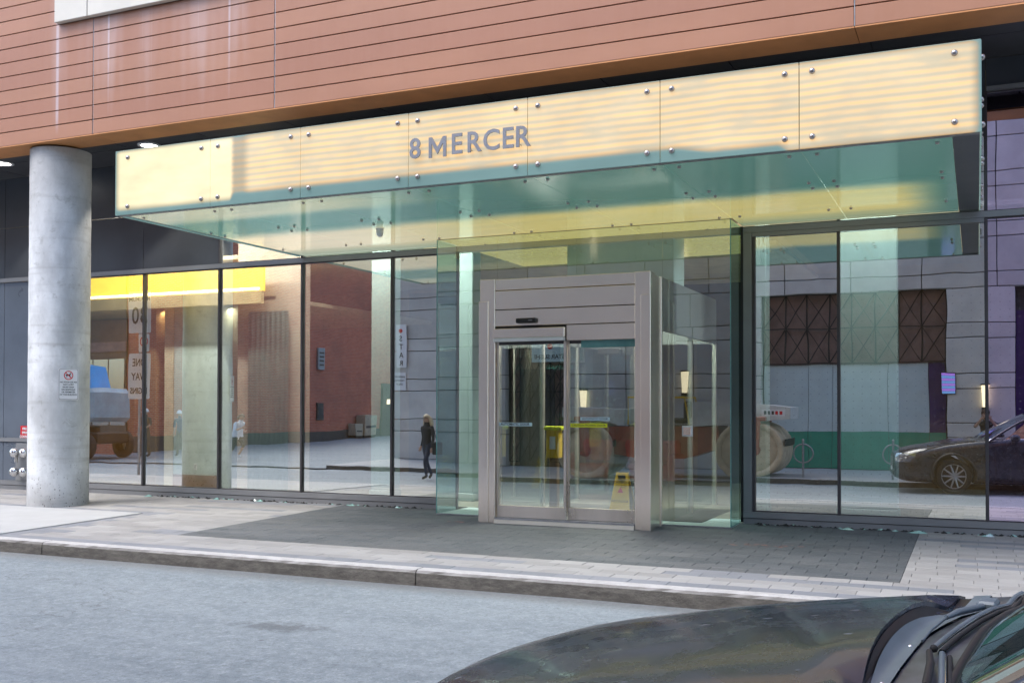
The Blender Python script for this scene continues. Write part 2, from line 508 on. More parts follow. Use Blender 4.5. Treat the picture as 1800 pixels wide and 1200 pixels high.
def brickmat(name, c1, c2, mortar, sc=1):
    m, nt, o = newmat(name)
    p = _n(nt, 'ShaderNodeBsdfPrincipled')
    L(nt, p.outputs[0], o.inputs[0])
    P = pos(nt)
    sx = nt.nodes.new('ShaderNodeSeparateXYZ')
    L(nt, P, sx.inputs[0])
    cx = nt.nodes.new('ShaderNodeCombineXYZ')
    L(nt, mathn(nt, 'ADD', sx.outputs[0], sx.outputs[1]), cx.inputs[0])
    L(nt, sx.outputs[2], cx.inputs[1])
    b = nt.nodes.new('ShaderNodeTexBrick')
    L(nt, cx.outputs[0], b.inputs['Vector'])
    b.inputs['Color1'].default_value = (*c1, 1)
    b.inputs['Color2'].default_value = (*c2, 1)
    b.inputs['Mortar'].default_value = (*mortar, 1)
    b.inputs['Scale'].default_value = 1
    b.inputs['Brick Width'].default_value = .22 * sc
    b.inputs['Row Height'].default_value = .075 * sc
    b.inputs['Mortar Size'].default_value = .008
    c = mixc(nt, mathn(nt, 'MULTIPLY', ramp(nt, noise(nt, P, .6, 5, .6), .4, .7), .35), b.outputs[0], (.20, .10, .08))
    L(nt, c, p.inputs['Base Color'])
    p.inputs['Roughness'].default_value = .85
    L(nt, bump(nt, b.outputs['Fac'], -.4, .01), p.inputs['Normal'])
    return m
M['brick'] = brickmat('dark red brick', (.42, .075, .04), (.56, .14, .075), (.46, .30, .23))
M['tan_lined'] = brickmat('tan wall with mirrored brick lines', (.34, .30, .245), (.38, .335, .27), (.35, .28, .2))  # plain tan wall; reflected brick lines painted into its colour
M['int_cream'] = mat('cream lobby wall', (.60, .52, .36), .7)
M['int_green'] = mat('pale green lobby wall', (.50, .58, .545), .6, var=.05)
M['int_col'] = mat('pale green column paint', (.24, .34, .32), .55, var=.06)
M['bay_dark'] = mat('dark bronze added bay', (.045, .035, .03), .35, var=.2)
M['int_brown'] = mat('brown lobby wall', (.20, .12, .05), .6, var=.15)
M['int_amber'] = mat('amber lobby wall', (.36, .20, .08), .6, var=.12)
M['int_dark'] = mat('dark lobby wall', (.06, .055, .05), .7)
M['int_curtain'] = mat('grey green curtain', (.075, .11, .095), .8, stretch=(8, 8, .3), var=.15)
M['int_wood'] = mat('orange wood', (.42, .17, .07), .4, stretch=(1, 1, .2), vs=8, var=.2)
M['int_floor'] = mat('beige lobby tile', (.40, .38, .32), .2, var=.08)
M['skirting'] = mat('brown skirting', (.22, .10, .035), .5)
M['cove'] = mat('lit cove', (.5, .33, .04), .6, emit=(1, .56, .035), es=.95)
M['int_bulk'] = mat('ochre bulkhead', (.36, .27, .13), .7)
M['tube'] = mat('fluorescent tube', (.9, .9, .8), .4, emit=(1, .86, .45), es=3.5)
M['lamp'] = mat('lit lamp face', (.9, .9, .9), .4, emit=(1, .95, .9), es=8)
M['warmlamp'] = mat('lit warm lamp', (.9, .8, .6), .4, emit=(1, .8, .5), es=.75)
M['green'] = mat('green hoarding', (.01, .27, .17), .5, var=.08)
M['hoard'] = mat('pale grey hoarding', (.50, .60, .61), .6, var=.05)
M['lattice_back'] = mat('dark red brown transom', (.20, .13, .11), .6, var=.2)
M['iron'] = mat('dark iron', (.025, .022, .02), .5, .3)
M['galv'] = mat('galvanised steel', (.33, .34, .36), .45, .7, .12, 8)
M['violet'] = mat('dark violet shopfront', (.05, .025, .11), .3)
M['yellow'] = mat('yellow plastic', (.80, .50, .01), .35, var=.05)
M['lime'] = mat('yellow sticker', (.72, .75, .02), .4, var=.03)
M['palesticker'] = mat('pale blue sticker', (.50, .66, .68), .4, var=.03)
M['blue'] = mat('bright blue paint', (.01, .36, .80), .35, var=.08)
M['lightblue'] = mat('dusty pale blue paint', (.30, .42, .48), .45, var=.15, vs=2)
M['machine'] = mat('orange machine paint', (.33, .065, .035), .4, var=.2, vs=3)
M['machinewhite'] = mat('white machine paint', (.62, .62, .60), .4, var=.12)
M['drum'] = mat('dusty steel drum', (.62, .50, .34), .6, .2, .2, 3, bmp=.1)
M['cardboard'] = mat('beige utility cover', (.40, .33, .24), .7)
M['debris'] = mat('dark debris', (.02, .02, .02), .8)
M['shard'] = mat('broken green glass', (.30, .50, .47), .1, spec=.9)
M['orangepaint'] = mat('orange survey paint', (.26, .13, .11), .7)
SK = mat('skin', (.50, .30, .21), .55, var=.05)
SKT = {'skin': SK}
def cloth(n, c): return mat(n, c, .85, 0, .15, 6, bmp=.15, bs=30)

# ------------------------------------------------------------------ mesh helpers
WP = {}          # world position of every object we place (unrotated parents)

def tag(o, label=None, cat=None, group=None, kind=None):
    if label: o['label'] = label
    if cat: o['category'] = cat
    if group: o['group'] = group
    if kind: o['kind'] = kind
    return o

def empty(name, loc=(0, 0, 0), label=None, cat=None, group=None):
    o = bpy.data.objects.new(name, None)
    COL.objects.link(o)
    o.location = loc
    o.empty_display_size = .2
    WP[o.name] = Vector(loc)
    return tag(o, label, cat, group)

class MB:
    def __init__(s):
        s.v, s.f, s.sm = [], [], []

    def add(s, vs, fs, smooth=False):
        k = len(s.v)
        s.v += [tuple(p) for p in vs]
        s.f += [tuple(i + k for i in q) for q in fs]
        s.sm += [smooth] * len(fs)
        return s

    def box(s, x0, x1, y0, y1, z0, z1):
        vs = [(x, y, z) for z in (z0, z1) for y in (y0, y1) for x in (x0, x1)]
        return s.add(vs, [(0, 2, 3, 1), (4, 5, 7, 6), (0, 1, 5, 4), (2, 6, 7, 3), (0, 4, 6, 2), (1, 3, 7, 5)])

    def cbox(s, x0, x1, y0, y1, z0, z1, c=.01):
        """box with chamfered edges"""
        b = bmesh.new()
        bmesh.ops.create_cube(b, size=1)
        for v in b.verts:
            v.co = Vector(((x0 + x1) / 2 + v.co.x * (x1 - x0), (y0 + y1) / 2 + v.co.y * (y1 - y0), (z0 + z1) / 2 + v.co.z * (z1 - z0)))
        bmesh.ops.bevel(b, geom=b.edges[:], offset=c, segments=1, affect='EDGES')
        b.verts.index_update()
        s.add([v.co for v in b.verts], [[v.index for v in f.verts] for f in b.faces])
        b.free()
        return s

    def tube(s, pts, r, n=10, caps=True, smooth=True):
        rs = r if isinstance(r, (list, tuple)) else [r] * len(pts)
        pts = [Vector(p) for p in pts]
        rings = []
        for i, p in enumerate(pts):
            t = (pts[min(i + 1, len(pts) - 1)] - pts[max(i - 1, 0)]).normalized()
            a = t.cross(Vector((0, 0, 1)))
            if a.length < .05: a = t.cross(Vector((0, 1, 0)))
            a.normalize()
            b = t.cross(a)
            rings.append([p + (a * math.cos(2 * PI * k / n) + b * math.sin(2 * PI * k / n)) * rs[i] for k in range(n)])
        vs = [q for ring in rings for q in ring]
        fs = []
        for i in range(len(pts) - 1):
            for k in range(n):
                fs.append((i * n + k, i * n + (k + 1) % n, (i + 1) * n + (k + 1) % n, (i + 1) * n + k))
        s.add(vs, fs, smooth)
        if caps:
            s.add(rings[0], [tuple(range(n))])
            s.add(rings[-1], [tuple(reversed(range(n)))])
        return s

    def disc(s, c, ax, r, d, n=24, r2=None):
        """short cylinder centred at c along axis ax of length d"""
        c, ax = Vector(c), Vector(ax).normalized()
        return s.tube([c - ax * d / 2, c + ax * d / 2], [r, r if r2 is None else r2], n)

    def lathe(s, c, prof, n=24, axis='Z'):
        c = Vector(c)
        vs = []
        for r, h in prof:
            for k in range(n):
                a = 2 * PI * k / n
                p = (r * math.cos(a), r * math.sin(a), h)
                if axis == 'Y': p = (p[0], p[2], p[1])
                if axis == 'X': p = (p[2], p[0], p[1])
                vs.append(c + Vector(p))
        fs = [(i * n + k, i * n + (k + 1) % n, (i + 1) * n + (k + 1) % n, (i + 1) * n + k) for i in range(len(prof) - 1) for k in range(n)]
        return s.add(vs, fs, True)

    def dome(s, c, ax, r, n=10, m=4, flat=.6):
        c, ax = Vector(c), Vector(ax).normalized()
        a = ax.orthogonal().normalized()
        b = ax.cross(a)
        vs = []
        for j in range(m):
            t = j / m * PI / 2
            for k in range(n):
                u = 2 * PI * k / n
                vs.append(c + (a * math.cos(u) + b * math.sin(u)) * r * math.cos(t) + ax * r * flat * math.sin(t))
        vs.append(c + ax * r * flat)
        fs = [(i * n + k, i * n + (k + 1) % n, (i + 1) * n + (k + 1) % n, (i + 1) * n + k) for i in range(m - 1) for k in range(n)]
        fs += [((m - 1) * n + k, (m - 1) * n + (k + 1) % n, m * n) for k in range(n)]
        return s.add(vs, fs, True)

    def prism(s, poly, a0, a1, axis='Y'):
        """extrude a closed 2D polygon; axis is the extrusion direction"""
        n = len(poly)
        def P3(p, h):
            return {'Y': (p[0], h, p[1]), 'X': (h, p[0], p[1]), 'Z': (p[0], p[1], h)}[axis]
        vs = [P3(p, a0) for p in poly] + [P3(p, a1) for p in poly]
        fs = [tuple(range(n)), tuple(reversed(range(n, 2 * n)))]
        fs += [(i, (i + 1) % n, n + (i + 1) % n, n + i) for i in range(n)]
        return s.add(vs, fs)

    def grid(s, rows, smooth=True):
        n = len(rows[0])
        vs = [p for r in rows for p in r]
        fs = [(i * n + k, i * n + k + 1, (i + 1) * n + k + 1, (i + 1) * n + k) for i in range(len(rows) - 1) for k in range(n - 1)]
        return s.add(vs, fs, smooth)

    def build(s, name, m, parent=None, origin=None, fixn=True, **kw):
        vs = [Vector(p) for p in s.v]
        lo = Vector([min(p[i] for p in vs) for i in range(3)])
        hi = Vector([max(p[i] for p in vs) for i in range(3)])
        c = Vector(origin) if origin is not None else (lo + hi) / 2
        me = bpy.data.meshes.new(name)
        me.from_pydata([p - c for p in vs], [], s.f)
        me.polygons.foreach_set('use_smooth', s.sm)
        if fixn:
            b = bmesh.new()
            b.from_mesh(me)
            bmesh.ops.recalc_face_normals(b, faces=b.faces)
            b.to_mesh(me)
            b.free()
        me.materials.append(m)
        o = bpy.data.objects.new(name, me)
        COL.objects.link(o)
        place(o, c, parent)
        return tag(o, **kw)

def place(o, wpos, parent=None):
    wpos = Vector(wpos)
    if parent is not None:
        o.parent = parent
        o.location = wpos - WP.get(parent.name, Vector((0, 0, 0)))
    else:
        o.location = wpos
    WP[o.name] = wpos
    return o

def inst(src, name, wpos, parent=None, m=None, scale=None):
    o = src.copy()
    o.name = name
    COL.objects.link(o)
    o.parent = None
    place(o, wpos, parent)
    if scale: o.scale = scale
    return o

def bevel(o, wdt=.008, seg=2):
    b = o.modifiers.new('bevel', 'BEVEL')
    b.width = wdt
    b.segments = seg
    b.limit_method = 'ANGLE'
    return o

def text(txt, size, m, wpos, parent=None, rot=(PI / 2, 0, 0), ext=.004, name='lettering', fat=0, ax='CENTER', sx=1, ay='CENTER'):
    cu = bpy.data.curves.new('t', 'FONT')
    cu.body = txt
    cu.size = size
    cu.extrude = ext
    cu.offset = fat
    cu.align_x = ax
    cu.align_y = ay
    cu.resolution_u = 3
    t = bpy.data.objects.new('t', cu)
    COL.objects.link(t)
    bpy.context.view_layer.update()
    dg = bpy.context.evaluated_depsgraph_get()
    me = bpy.data.meshes.new_from_object(t.evaluated_get(dg))
    bpy.data.objects.remove(t)
    bpy.data.curves.remove(cu)
    me.name = name
    me.materials.clear()
    me.materials.append(m)
    if sx != 1:
        for v in me.vertices: v.co.x *= sx
    o = bpy.data.objects.new(name, me)
    COL.objects.link(o)
    o.rotation_euler = rot
    place(o, wpos, parent)
    return o

# ================================================================== THE GROUND
SL = .015
def zp(y): return SL * y                 # near pavement surface height
ground = MB().add([(-300, -300, -.6), (300, -300, -.6), (300, 300, -.6), (-300, 300, -.6)], [(0, 1, 2, 3)]).build('ground', M['asphalt'], kind='structure')
# road: a gently tilted sheet, subdivided for slight unevenness
rows = []
for j in range(15):
    y = -5.30 - 7.2 * j / 14
    rows.append([(-60 + 100 * i / 80, y, -.250 - .007 * (j / 14) * 6 + random.uniform(-.004, .004)) for i in range(81)])
road = MB().grid(rows).build('road', M['asphalt'], kind='structure')
lane = MB().add([(-31, -12.2, -.25), (-18.6, -12.2, -.25), (-18.6, -60, .25), (-31, -60, .25)], [(0, 1, 2, 3)]).build('side_street', M['asphalt'], kind='structure')
far_lane = MB().add([(-60, -12.2, -.29), (-31, -12.2, -.29), (-31, -60, -.1), (-60, -60, -.1)], [(0, 1, 2, 3)]).build('street_corner_paving', M['slab'], kind='structure')

pavement = MB().add([(-60, -5.12, zp(-5.12) - .035), (40, -5.12, zp(-5.12) - .035), (40, .35, -.035), (-60, .35, -.035),
                     (-60, -5.12, -.6), (40, -5.12, -.6)], [(0, 1, 2, 3), (0, 4, 5, 1)]).build('pavement', M['joint'], kind='structure')
# kerb in cast lengths
kj = [-60, -22, -16.45, -10.96, -5.48, -.2, 5.3, 40]
for a, b in zip(kj[:-1], kj[1:]):
    k = MB()
    x0, x1 = a + .006, b - .006
    n = max(2, int((x1 - x0) / .12)) if b - a < 10 else 8
    prof = [(-5.30, -.45), (-5.302, -.26), (-5.298, -.16), (-5.292, -.115), (-5.275, -.088), (-5.24, -.079), (-5.13, -.0775), (-5.125, -.3)]
    rr = []
    for i in range(n + 1):
        x = x0 + (x1 - x0) * i / n
        jig = random.uniform(-.004, .004)
        rr.append([(x, y + (jig if 2 <= q <= 4 else 0) + random.uniform(-.002, .002) * (q < 5), z + random.uniform(-.002, .002) * (3 <= q <= 5)) for q, (y, z) in enumerate(prof)])
    k.grid(rr, False)
    k.add(rr[0], [tuple(range(len(prof)))])
    k.add(rr[-1], [tuple(range(len(prof)))])
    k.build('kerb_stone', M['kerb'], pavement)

# concrete slab panel left of the column
MB().cbox(-40, -12.1, -5.115, -2.36, -.12, -.046, .004).build('concrete_slab', M['slab'], pavement)
for o in [COL.objects['concrete_slab']]:
    o.rotation_euler = (SL, 0, 0)
# pavers
PW, PD = .40, .2
def paver_kind(x, y, row, rnd):
    if -9.80 < x < -.70 and y > -4.13: return 'pav_dark'
    if row == 0: return 'pav_blue'
    if -12.1 < x < -11.85 and y < -2.2: return 'pav_blue'
    if x < -11.9 and -2.4 < y < -2.1: return 'pav_blue'
    return None
cells = []
rowrnd = random.Random(5)
runs = {}
for row in range(26):
    y0 = -5.12 + row * PD
    off = (row % 2) * PW / 2 + rowrnd.uniform(-.05, .05)
    # runs of blue-grey stones inside the light paving
    segs = []
    x = -20 + rowrnd.uniform(0, 3)
    while x < 5:
        ln = rowrnd.choice([.8, 1.2, 2.0, 2.8])
        if rowrnd.random() < (.42 if row in (3, 7, 11, 14) else .2): segs.append((x, x + ln))
        x += ln + rowrnd.uniform(.6, 3.5)
    cuts = [-9.80, -.70] if y0 > -4.13 else []
    if y0 < -2.3: cuts.append(-12.08)
    xb = [-20.4 + off + i * PW for i in range(62)]
    xb = sorted([v for v in xb if all(abs(v - c) > .06 for c in cuts)] + cuts)
    for x0, x1 in zip(xb[:-1], xb[1:]):
        if x1 > 4.2: break
        xc, yc = (x0 + x1) / 2, y0 + PD / 2
        if xc < -12.08 and y0 < -2.40: continue
        k = paver_kind(xc, yc, row, 0)
        if k is None:
            k = 'pav_blue' if any(a < xc < b for a, b in segs) else 'pav_light'
        cells.append((x0, y0, k, x1 - x0))
camxy = Vector((0, -15.036))
fwd = Vector((-math.sin(.4205), math.cos(.4205)))
def infov(x, y):
    d = Vector((x, y)) - camxy
    c = d.dot(fwd)
    s = d.x * fwd.y - d.y * fwd.x
    return c, s / max(c, .01)
def keyf(c):
    dep, s = infov(c[0] + c[3] / 2, c[1] + .1)
    vis = -.53 < s < .53
    hidden = c[0] > -2.2 and c[1] < -4.6 and s > .33
    return (0 if vis and not hidden else 1, dep)
cells.sort(key=keyf)
base = {}
for k in ('pav_light', 'pav_blue', 'pav_dark'):
    b = MB().cbox(-PW / 2 + .0018, PW / 2 - .0018, -PD / 2 + .0018, PD / 2 - .0018, -.04, 0, .003)
    base[k] = b
protos = {}
rest = {}
for idx, (x0, y0, k, wd) in enumerate(cells):
    c = Vector((x0 + wd / 2, y0 + PD / 2, zp(y0 + PD / 2) + random.uniform(-.0015, .0015)))
    if idx < 298:
        if k not in protos:
            me_o = base[k].build('paver', M[k], pavement, origin=(0, 0, 0))
            protos[k] = me_o
            place(me_o, c, pavement)
            o = me_o
        else:
            o = inst(protos[k], 'paver', c, pavement)
        o.scale = ((wd - .005) / (PW - .005), 1, 1)
        o.rotation_euler = (SL + random.uniform(-.006, .006), random.uniform(-.004, .004), random.uniform(-.004, .004))
    else:
        rest.setdefault(k, []).append((c, (wd - .005) / (PW - .005)))
for k, lst in rest.items():
    q = MB()
    for c, fx in lst:
        q.v += [(p[0] * fx + c.x, p[1] + c.y, p[2] + c.z + p[1] * SL) for p in base[k].v]
        n0 = len(q.v) - len(base[k].v)
        q.f += [tuple(i + n0 for i in f) for f in base[k].f]
        q.sm += base[k].sm
    o = q.build('pavers', M[k], pavement, fixn=False, kind='stuff')
    at = o.data.attributes.new('shade', 'FLOAT', 'FACE')
    nf = len(base[k].f)
    vals = []
    for _ in lst: vals += [random.random()] * nf
    at.data.foreach_set('value', vals)

# far pavement
farp = MB().box(-18.6, 40, -17.2, -12.48, -.6, -.15).build('far_pavement', M['slab'], kind='structure')
for i in range(9):
    a = -18.6 + i * 5
    MB().cbox(a, a + 4.99, -12.478, -12.30, -.5, -.155, .012).build('kerb_stone', M['kerb'], farp)

# orange survey paint marks on the paving
def splat(cx, cyy, n, sx, sy, lab):
    q = MB()
    rr = random.Random(int(cx * 10))
    for _ in range(n):
        x, y = cx + rr.gauss(0, sx), cyy + rr.gauss(0, sy)
        m = rr.randint(5, 7)
        r = rr.uniform(.008, .028)
        pts = [(x + r * 2.2 * math.cos(2 * PI * k / m) * rr.uniform(.6, 1), y + r * math.sin(2 * PI * k / m) * rr.uniform(.6, 1)) for k in range(m)]
        q.add([(p[0], p[1], zp(p[1]) + .004) for p in pts], [tuple(range(m))])
    q.build('paint_specks', M['orangepaint'], label=lab, cat='paint specks', kind='stuff')
splat(-2.35, -2.1, 26, .16, .1, 'faint orange spray marks on the dark paving right of the doors')
splat(-6.95, -1.45, 9, .09, .03, 'small red paint smudge on the paving at the left door post')

# debris and broken glass along the foot of the windows
def debris(x0, x1, n, y=-.12):
    q, g = MB(), MB()
    for _ in range(n):
        x = random.uniform(x0, x1); yy = y + random.uniform(-.05, .06)
        r = random.uniform(.008, .028)
        t = g if random.random() < .18 else q
        a = random.uniform(0, PI)
        pts = []
        for k in range(4):
            u = a + k * PI / 2
            pts.append((x + r * 1.8 * math.cos(u), yy + r * math.sin(u), 0))
        z0 = zp(yy) + .002
        h = r * random.uniform(.5, 1.3)
        t.add([(p[0], p[1], z0) for p in pts] + [(x + random.uniform(-r, r) * .4, yy, z0 + h), ], [(0, 1, 4), (1, 2, 4), (2, 3, 4), (3, 0, 4)])
    return q, g
qa, ga = debris(-14.0, -8.2, 150)
qb, gb = debris(-2.9, 2.2, 240, -.10)
q = MB(); q.v, q.f, q.sm = qa.v, qa.f, qa.sm
q.build('debris', M['debris'], kind='stuff', label='dark litter and crumbs swept against the left window sill', cat='debris')
ga.build('broken_glass', M['shard'], kind='stuff', label='glass crumbs scattered at the foot of the left windows', cat='broken glass')
qb.build('debris', M['debris'], kind='stuff', label='dark litter strewn along the foot of the right windows', cat='debris')
gb.build('broken_glass', M['shard'], kind='stuff', label='glass crumbs scattered at the foot of the right windows', cat='broken glass')
def shard(x, y, r, lab, h=.035):
    pts = [(x - r, y - .03), (x - r * .3, y - .06), (x + r, y - .04), (x + r * .8, y + .03), (x - r * .6, y + .04)]
    q = MB().add([(p[0], p[1], zp(p[1]) + .003) for p in pts] + [(x + r * .1, y, h)], [(0, 1, 5), (1, 2, 5), (2, 3, 5), (3, 4, 5), (4, 0, 5)])
    q.build('glass_shard', M['shard'], label=lab, cat='glass shard', group='broken glass pieces under the windows')
shard(-14.0, -.2, .09, 'green glass lump at the sill right of the concrete column')
shard(-12.45, -.16, .07, 'small pale glass piece under the second window from the column')
shard(-11.5, -.15, .07, 'small glass piece among litter below the cream curtained window')
shard(-9.6, -.15, .06, 'tiny glass piece under the window beside the glass porch')
shard(-1.62, -.2, .10, 'long pale glass piece under the window right of the porch', .03)
shard(-.72, -.22, .13, 'largest white and green glass piece beside a dark leaf', .035)
shard(.12, -.22, .09, 'flat glass piece on the light pavers at the far right sill', .025)

# ================================================================== THE APARTMENT BUILDING
bld = empty('apartment_building', (-9, 0, 0), 'apartment building with terracotta siding above a grey framed glass ground floor', 'building')
# terracotta siding planks, column by column
FY = -2.4856
ZB, PR = 6.078, .2375
joints = [-24.6, -18.7, -13.08, -9.48, -1.27, 5.2, 13.0]
# horizontal planks, each its own piece
backing = MB().box(-24.7, 13.1, FY + .03, -1.9, ZB + .01, 15).build('wall', M['ink'], bld)
for a, b in zip(joints[:-1], joints[1:]):
    src = None
    for r in range(17):
        z0 = ZB + r * PR
        if z0 > 9.9: break
        hh = PR - .014
        if src is None:
            q = MB().cbox(a + .008, b - .008, FY, FY + .035, z0, z0 + hh, .004)
            src = q.build('siding_plank', M['siding'], bld)
            base_c = WP[src.name].copy()
            o = src
        else:
            o = inst(src, 'siding_plank', base_c + Vector((0, random.uniform(-.0015, .0015), r * PR)), bld)
MB().box(-24.7, 13.1, FY, FY + .04, 9.98, 15).build('upper_wall', M['siding'], bld)
for x in (-13.08, -9.48, -1.27):
    MB().box(x - .0045, x + .0045, FY + .008, FY + .04, ZB + .002, 9.9).build('joint_strip', M['galv'], bld)
# orange beam soffit, in lengths
sj = [-24.6, -13.08, -1.27, 13.0]
for a, b in zip(sj[:-1], sj[1:]):
    MB().box(a + .004, b - .004, FY + .004, -1.93, ZB - .018, ZB - .002).build('beam_soffit', M['orange'], bld)
    MB().box(a + .004, b - .004, -1.93, -1.915, ZB - .018, 6.27).build('beam_inner_face', M['orange'], bld)
# cream panels, proud of the siding
cj = [-13.85, -13.12, -10.9, -8.0, -5]
for a, b in zip(cj[:-1], cj[1:]):
    MB().cbox(a + .006, b - .006, FY - .10, FY - .004, 7.97, 9.9, .008).build('cream_panel', M['cream'], bld)
# dark ceiling panels under the overhang
cx = -24.6
while cx < 13:
    for y0, y1 in ((-1.9, -.95), (-.94, -.02)):
        MB().box(cx + .006, cx + 1.79, y0 + .004, y1, 6.27, 6.29).build('ceiling_panel', M['ceil'], bld)
    cx += 1.8
MB().box(-24.6, 13, -1.91, 0, 6.30, 6.34).build('ceiling_backing', M['ink'], bld)

# upper storeys block behind (keeps sky out, seen from the side)
MB().box(-24.6, 13, .6, 12, 6.3, 15).build('upper_floor_block', M['int_dark'], bld)
# --- curtain wall grid
RB, RT = 4.165, 4.245
def bx(name, m, *a, p=None, **k): return MB().box(*a).build(name, m, p or bld, **k)
bx('transom_rail', M['rail'], -24.6, -3.1, -.06, .08, RB, RT)
bx('transom_rail', M['rail'], -3.1, 13, -.06, .08, RB, RT)
bx('upper_transom_rail', M['rail'], -24.6, 13, -.05, .08, 6.24, 6.305) if False else None
bx('head_rail', M['rail'], .14, 13, -.055, .08, 5.83, 5.89)
# sill: two stepped profiles with a dark gap
for a, b in ((-24.6, -7.70), (-3.06, 13)):
    bx('sill_rail', M['rail'], a, b, -.075, .06, .085, .172)
    bx('sill_gap', M['black'], a, b, -.04, .05, .074, .084)
    bx('sill_base', M['rail'], a, b, -.065, .05, -.02, .073)
# dark spandrel panels, upper band left
sp = [-24.6, -21.4, -18.0, -16.2, -14.34, -12.55]
for a, b in zip(sp[:-1], sp[1:]):
    for z0, z1 in ((RT + .006, 5.26), (5.272, 6.26)):
        bx('spandrel_panel', M['spandrel'], a + .006, b - .006, -.02, .03, z0, z1)
sp = [-12.55, -10.74, -8.93, -7.2, -5.4, -3.6, -1.74, .13, 2.0, 4, 6, 8, 10, 13]
for a, b in zip(sp[:-1], sp[1:]):
    z0 = 5.272 if b < .2 else 5.895
    bx('spandrel_panel', M['spandrel'], a + .006, b - .006, -.02, .03, z0, 6.26)
# lower left solid panels
for a, b in ((-24.6, -21.4), (-21.4, -18.0), (-18.0, -16.0)):
    bx('wall_panel', M['spandrel_blue'], a + .006, b - .006, -.02, .03, 1.03, RB - .004)
    bx('wall_panel', M['spandrel_blue'], a + .006, b - .006, -.02, .03, .175, .95)
bx('low_rail', M['rail'], -24.6, -16.0, -.05, .05, .953, 1.027)

# windows: frame + pane each
def window(a, b, z0, z1, m, mw=.035, name='window'):
    f = MB()
    f.box(a, a + mw, -.045, .06, z0, z1)
    f.box(b - .008, b, -.02, .06, z0, z1)
    f.box(a + mw, b - .008, -.02, .06, z1 - .018, z1)
    f.box(a + mw, b - .008, -.02, .06, z0, z0 + .014)
    o = f.build(name, M['mull'], bld)
    MB().box(a + mw, b - .008, -.004, .004, z0 + .014, z1 - .018).build('pane', m, o)
    return o
for a, b, m in ((-16.0, -14.33, 'glass_dots'), (-14.33, -12.55, 'glass_facade'), (-12.55, -10.74, 'glass_facade'), (-10.74, -8.93, 'glass_dots'),
                (-8.93, -7.70, 'glass_facade'), (-2.93, -1.76, 'glass_dots'), (-1.76, .11, 'glass_dots'), (.11, 2.0, 'glass_violet'), (2.0, 4.0, 'glass_facade'),
                (4.0, 6.5, 'glass_facade'), (6.5, 9, 'glass_facade')):
    window(a, b, .173, RB - .002, M[m])
# upper band of glass behind and beside the canopy
for a, b, m in ((-12.55, -10.74, 'glass_facade'), (-10.74, -8.93, 'glass_facade'), (-8.93, -7.2, 'glass_facade'), (-7.2, -5.4, 'glass_facade'), (-5.4, -3.6, 'glass_facade'),
                (-3.6, -1.76, 'glass_facade'), (-1.76, .11, 'glass_facade')):
    window(a, b, RT + .002, 5.268, M[m])
for a, b in ((.11, 2.0), (2.0, 4), (4, 6.5)):
    window(a, b, RT + .002, 5.825, M['glass_violet' if a < 1 else 'glass_facade'])
# grey frame bordering the window right of the porch
bx('frame_post', M['rail'], -3.055, -2.935, -.07, .08, .173, RB - .003)
bx('frame_head', M['rail'], -2.93, .10, -.055, -.022, RB - .06, RB - .004)

# ================================================================== LOBBY (seen through the glass)
def st(name, m, *a): return MB().box(*a).build(name, m, kind='structure')
st('lobby_floor', M['int_floor'], -24, 13, .36, 9, -.05, .012)
st('lobby_back_wall', M['int_brown'], -24, 13, 8.0, 8.2, 0, 6.2)
st('lobby_back_wall_panel', M['int_dark'], -13, -2.5, 7.7, 7.78, 0, 4.5)
st('lobby_side_wall', M['int_dark'], -24, -23.8, .4, 9, 0, 4.6)
st('lobby_end_wall', M['int_dark'], 12.8, 13, .4, 9, 0, 4.6)
st('lobby_ceiling', M['int_cream'], -24, -8.1, 1.7, 9, 4.62, 4.7)
st('lobby_ceiling_drop', M['int_cream'], -24, -12.36, 1.4, 8, 3.72, 3.80)
st('lobby_right_ceiling', M['int_dark'], -3.05, 12.8, 1.7, 9, 4.62, 4.7)
st('lobby_bulkhead', M['int_bulk'], -19.5, -12.36, .96, 1.04, 3.62, 3.86)
st('lobby_middle_ceiling', M['int_cream'], -8.1, -3.05, 2.62, 8, 4.40, 4.46)
st('lobby_amber_wall', M['int_amber'], -22, -14.45, 3.4, 3.5, .012, 3.7)
# cove light: glowing trough with a tube at its lip
cv = empty('cove_light', (-14.6, .9, 4.0), 'long glowing yellow cove light under the ceiling behind the left windows', 'light')
MB().box(-19.5, -12.36, 1.02, 1.08, 3.86, 4.40).build('glow_board', M['cove'], cv)
MB().tube([(-19.3, .97, 3.90), (-12.42, .97, 3.90)], .024, 8).build('tube_lamp', M['tube'], cv)
# walls a little way behind the glass
g = MB().box(-14.77, -13.62, 1.30, 1.45, .30, 3.70).build('lobby_green_wall', M['int_green'], kind='structure')
st('lobby_green_wall_side', M['int_green'], -13.62, -13.54, 1.30, 4.2, .012, 3.70)
MB().box(-14.77, -13.60, 1.28, 1.30, .012, .30).build('skirting_board', M['skirting'], g)
out_ = empty('wall_socket', (-14.2, 1.29, .45), 'small white wall socket low on the pale green lobby wall', 'socket')
MB().cbox(-14.24, -14.16, 1.285, 1.30, .40, .53, .004).build('cover_plate', M['white'], out_)
MB().box(-14.215, -14.19, 1.282, 1.286, .43, .50).build('socket_face', M['galv'], out_)
st('lobby_pilaster', M['int_cream'], -15.02, -14.79, 1.30, 1.6, .012, 3.70)
st('lobby_pier', M['int_brown'], -15.50, -15.25, 1.30, 1.6, .012, 3.70)
w_ = st('lobby_tan_wall', M['tan_lined'], -13.26, -11.66, 1.40, 1.55, .012, 5.4)
cu = MB()
ncu = 46
cu.grid([[(-12.95 + .95 * i / ncu, 1.33 + .012 * math.sin(i * 1.1) + .006 * math.sin(i * 2.7), z) for i in range(ncu + 1)] for z in (.03, 1.5, 3.5)])
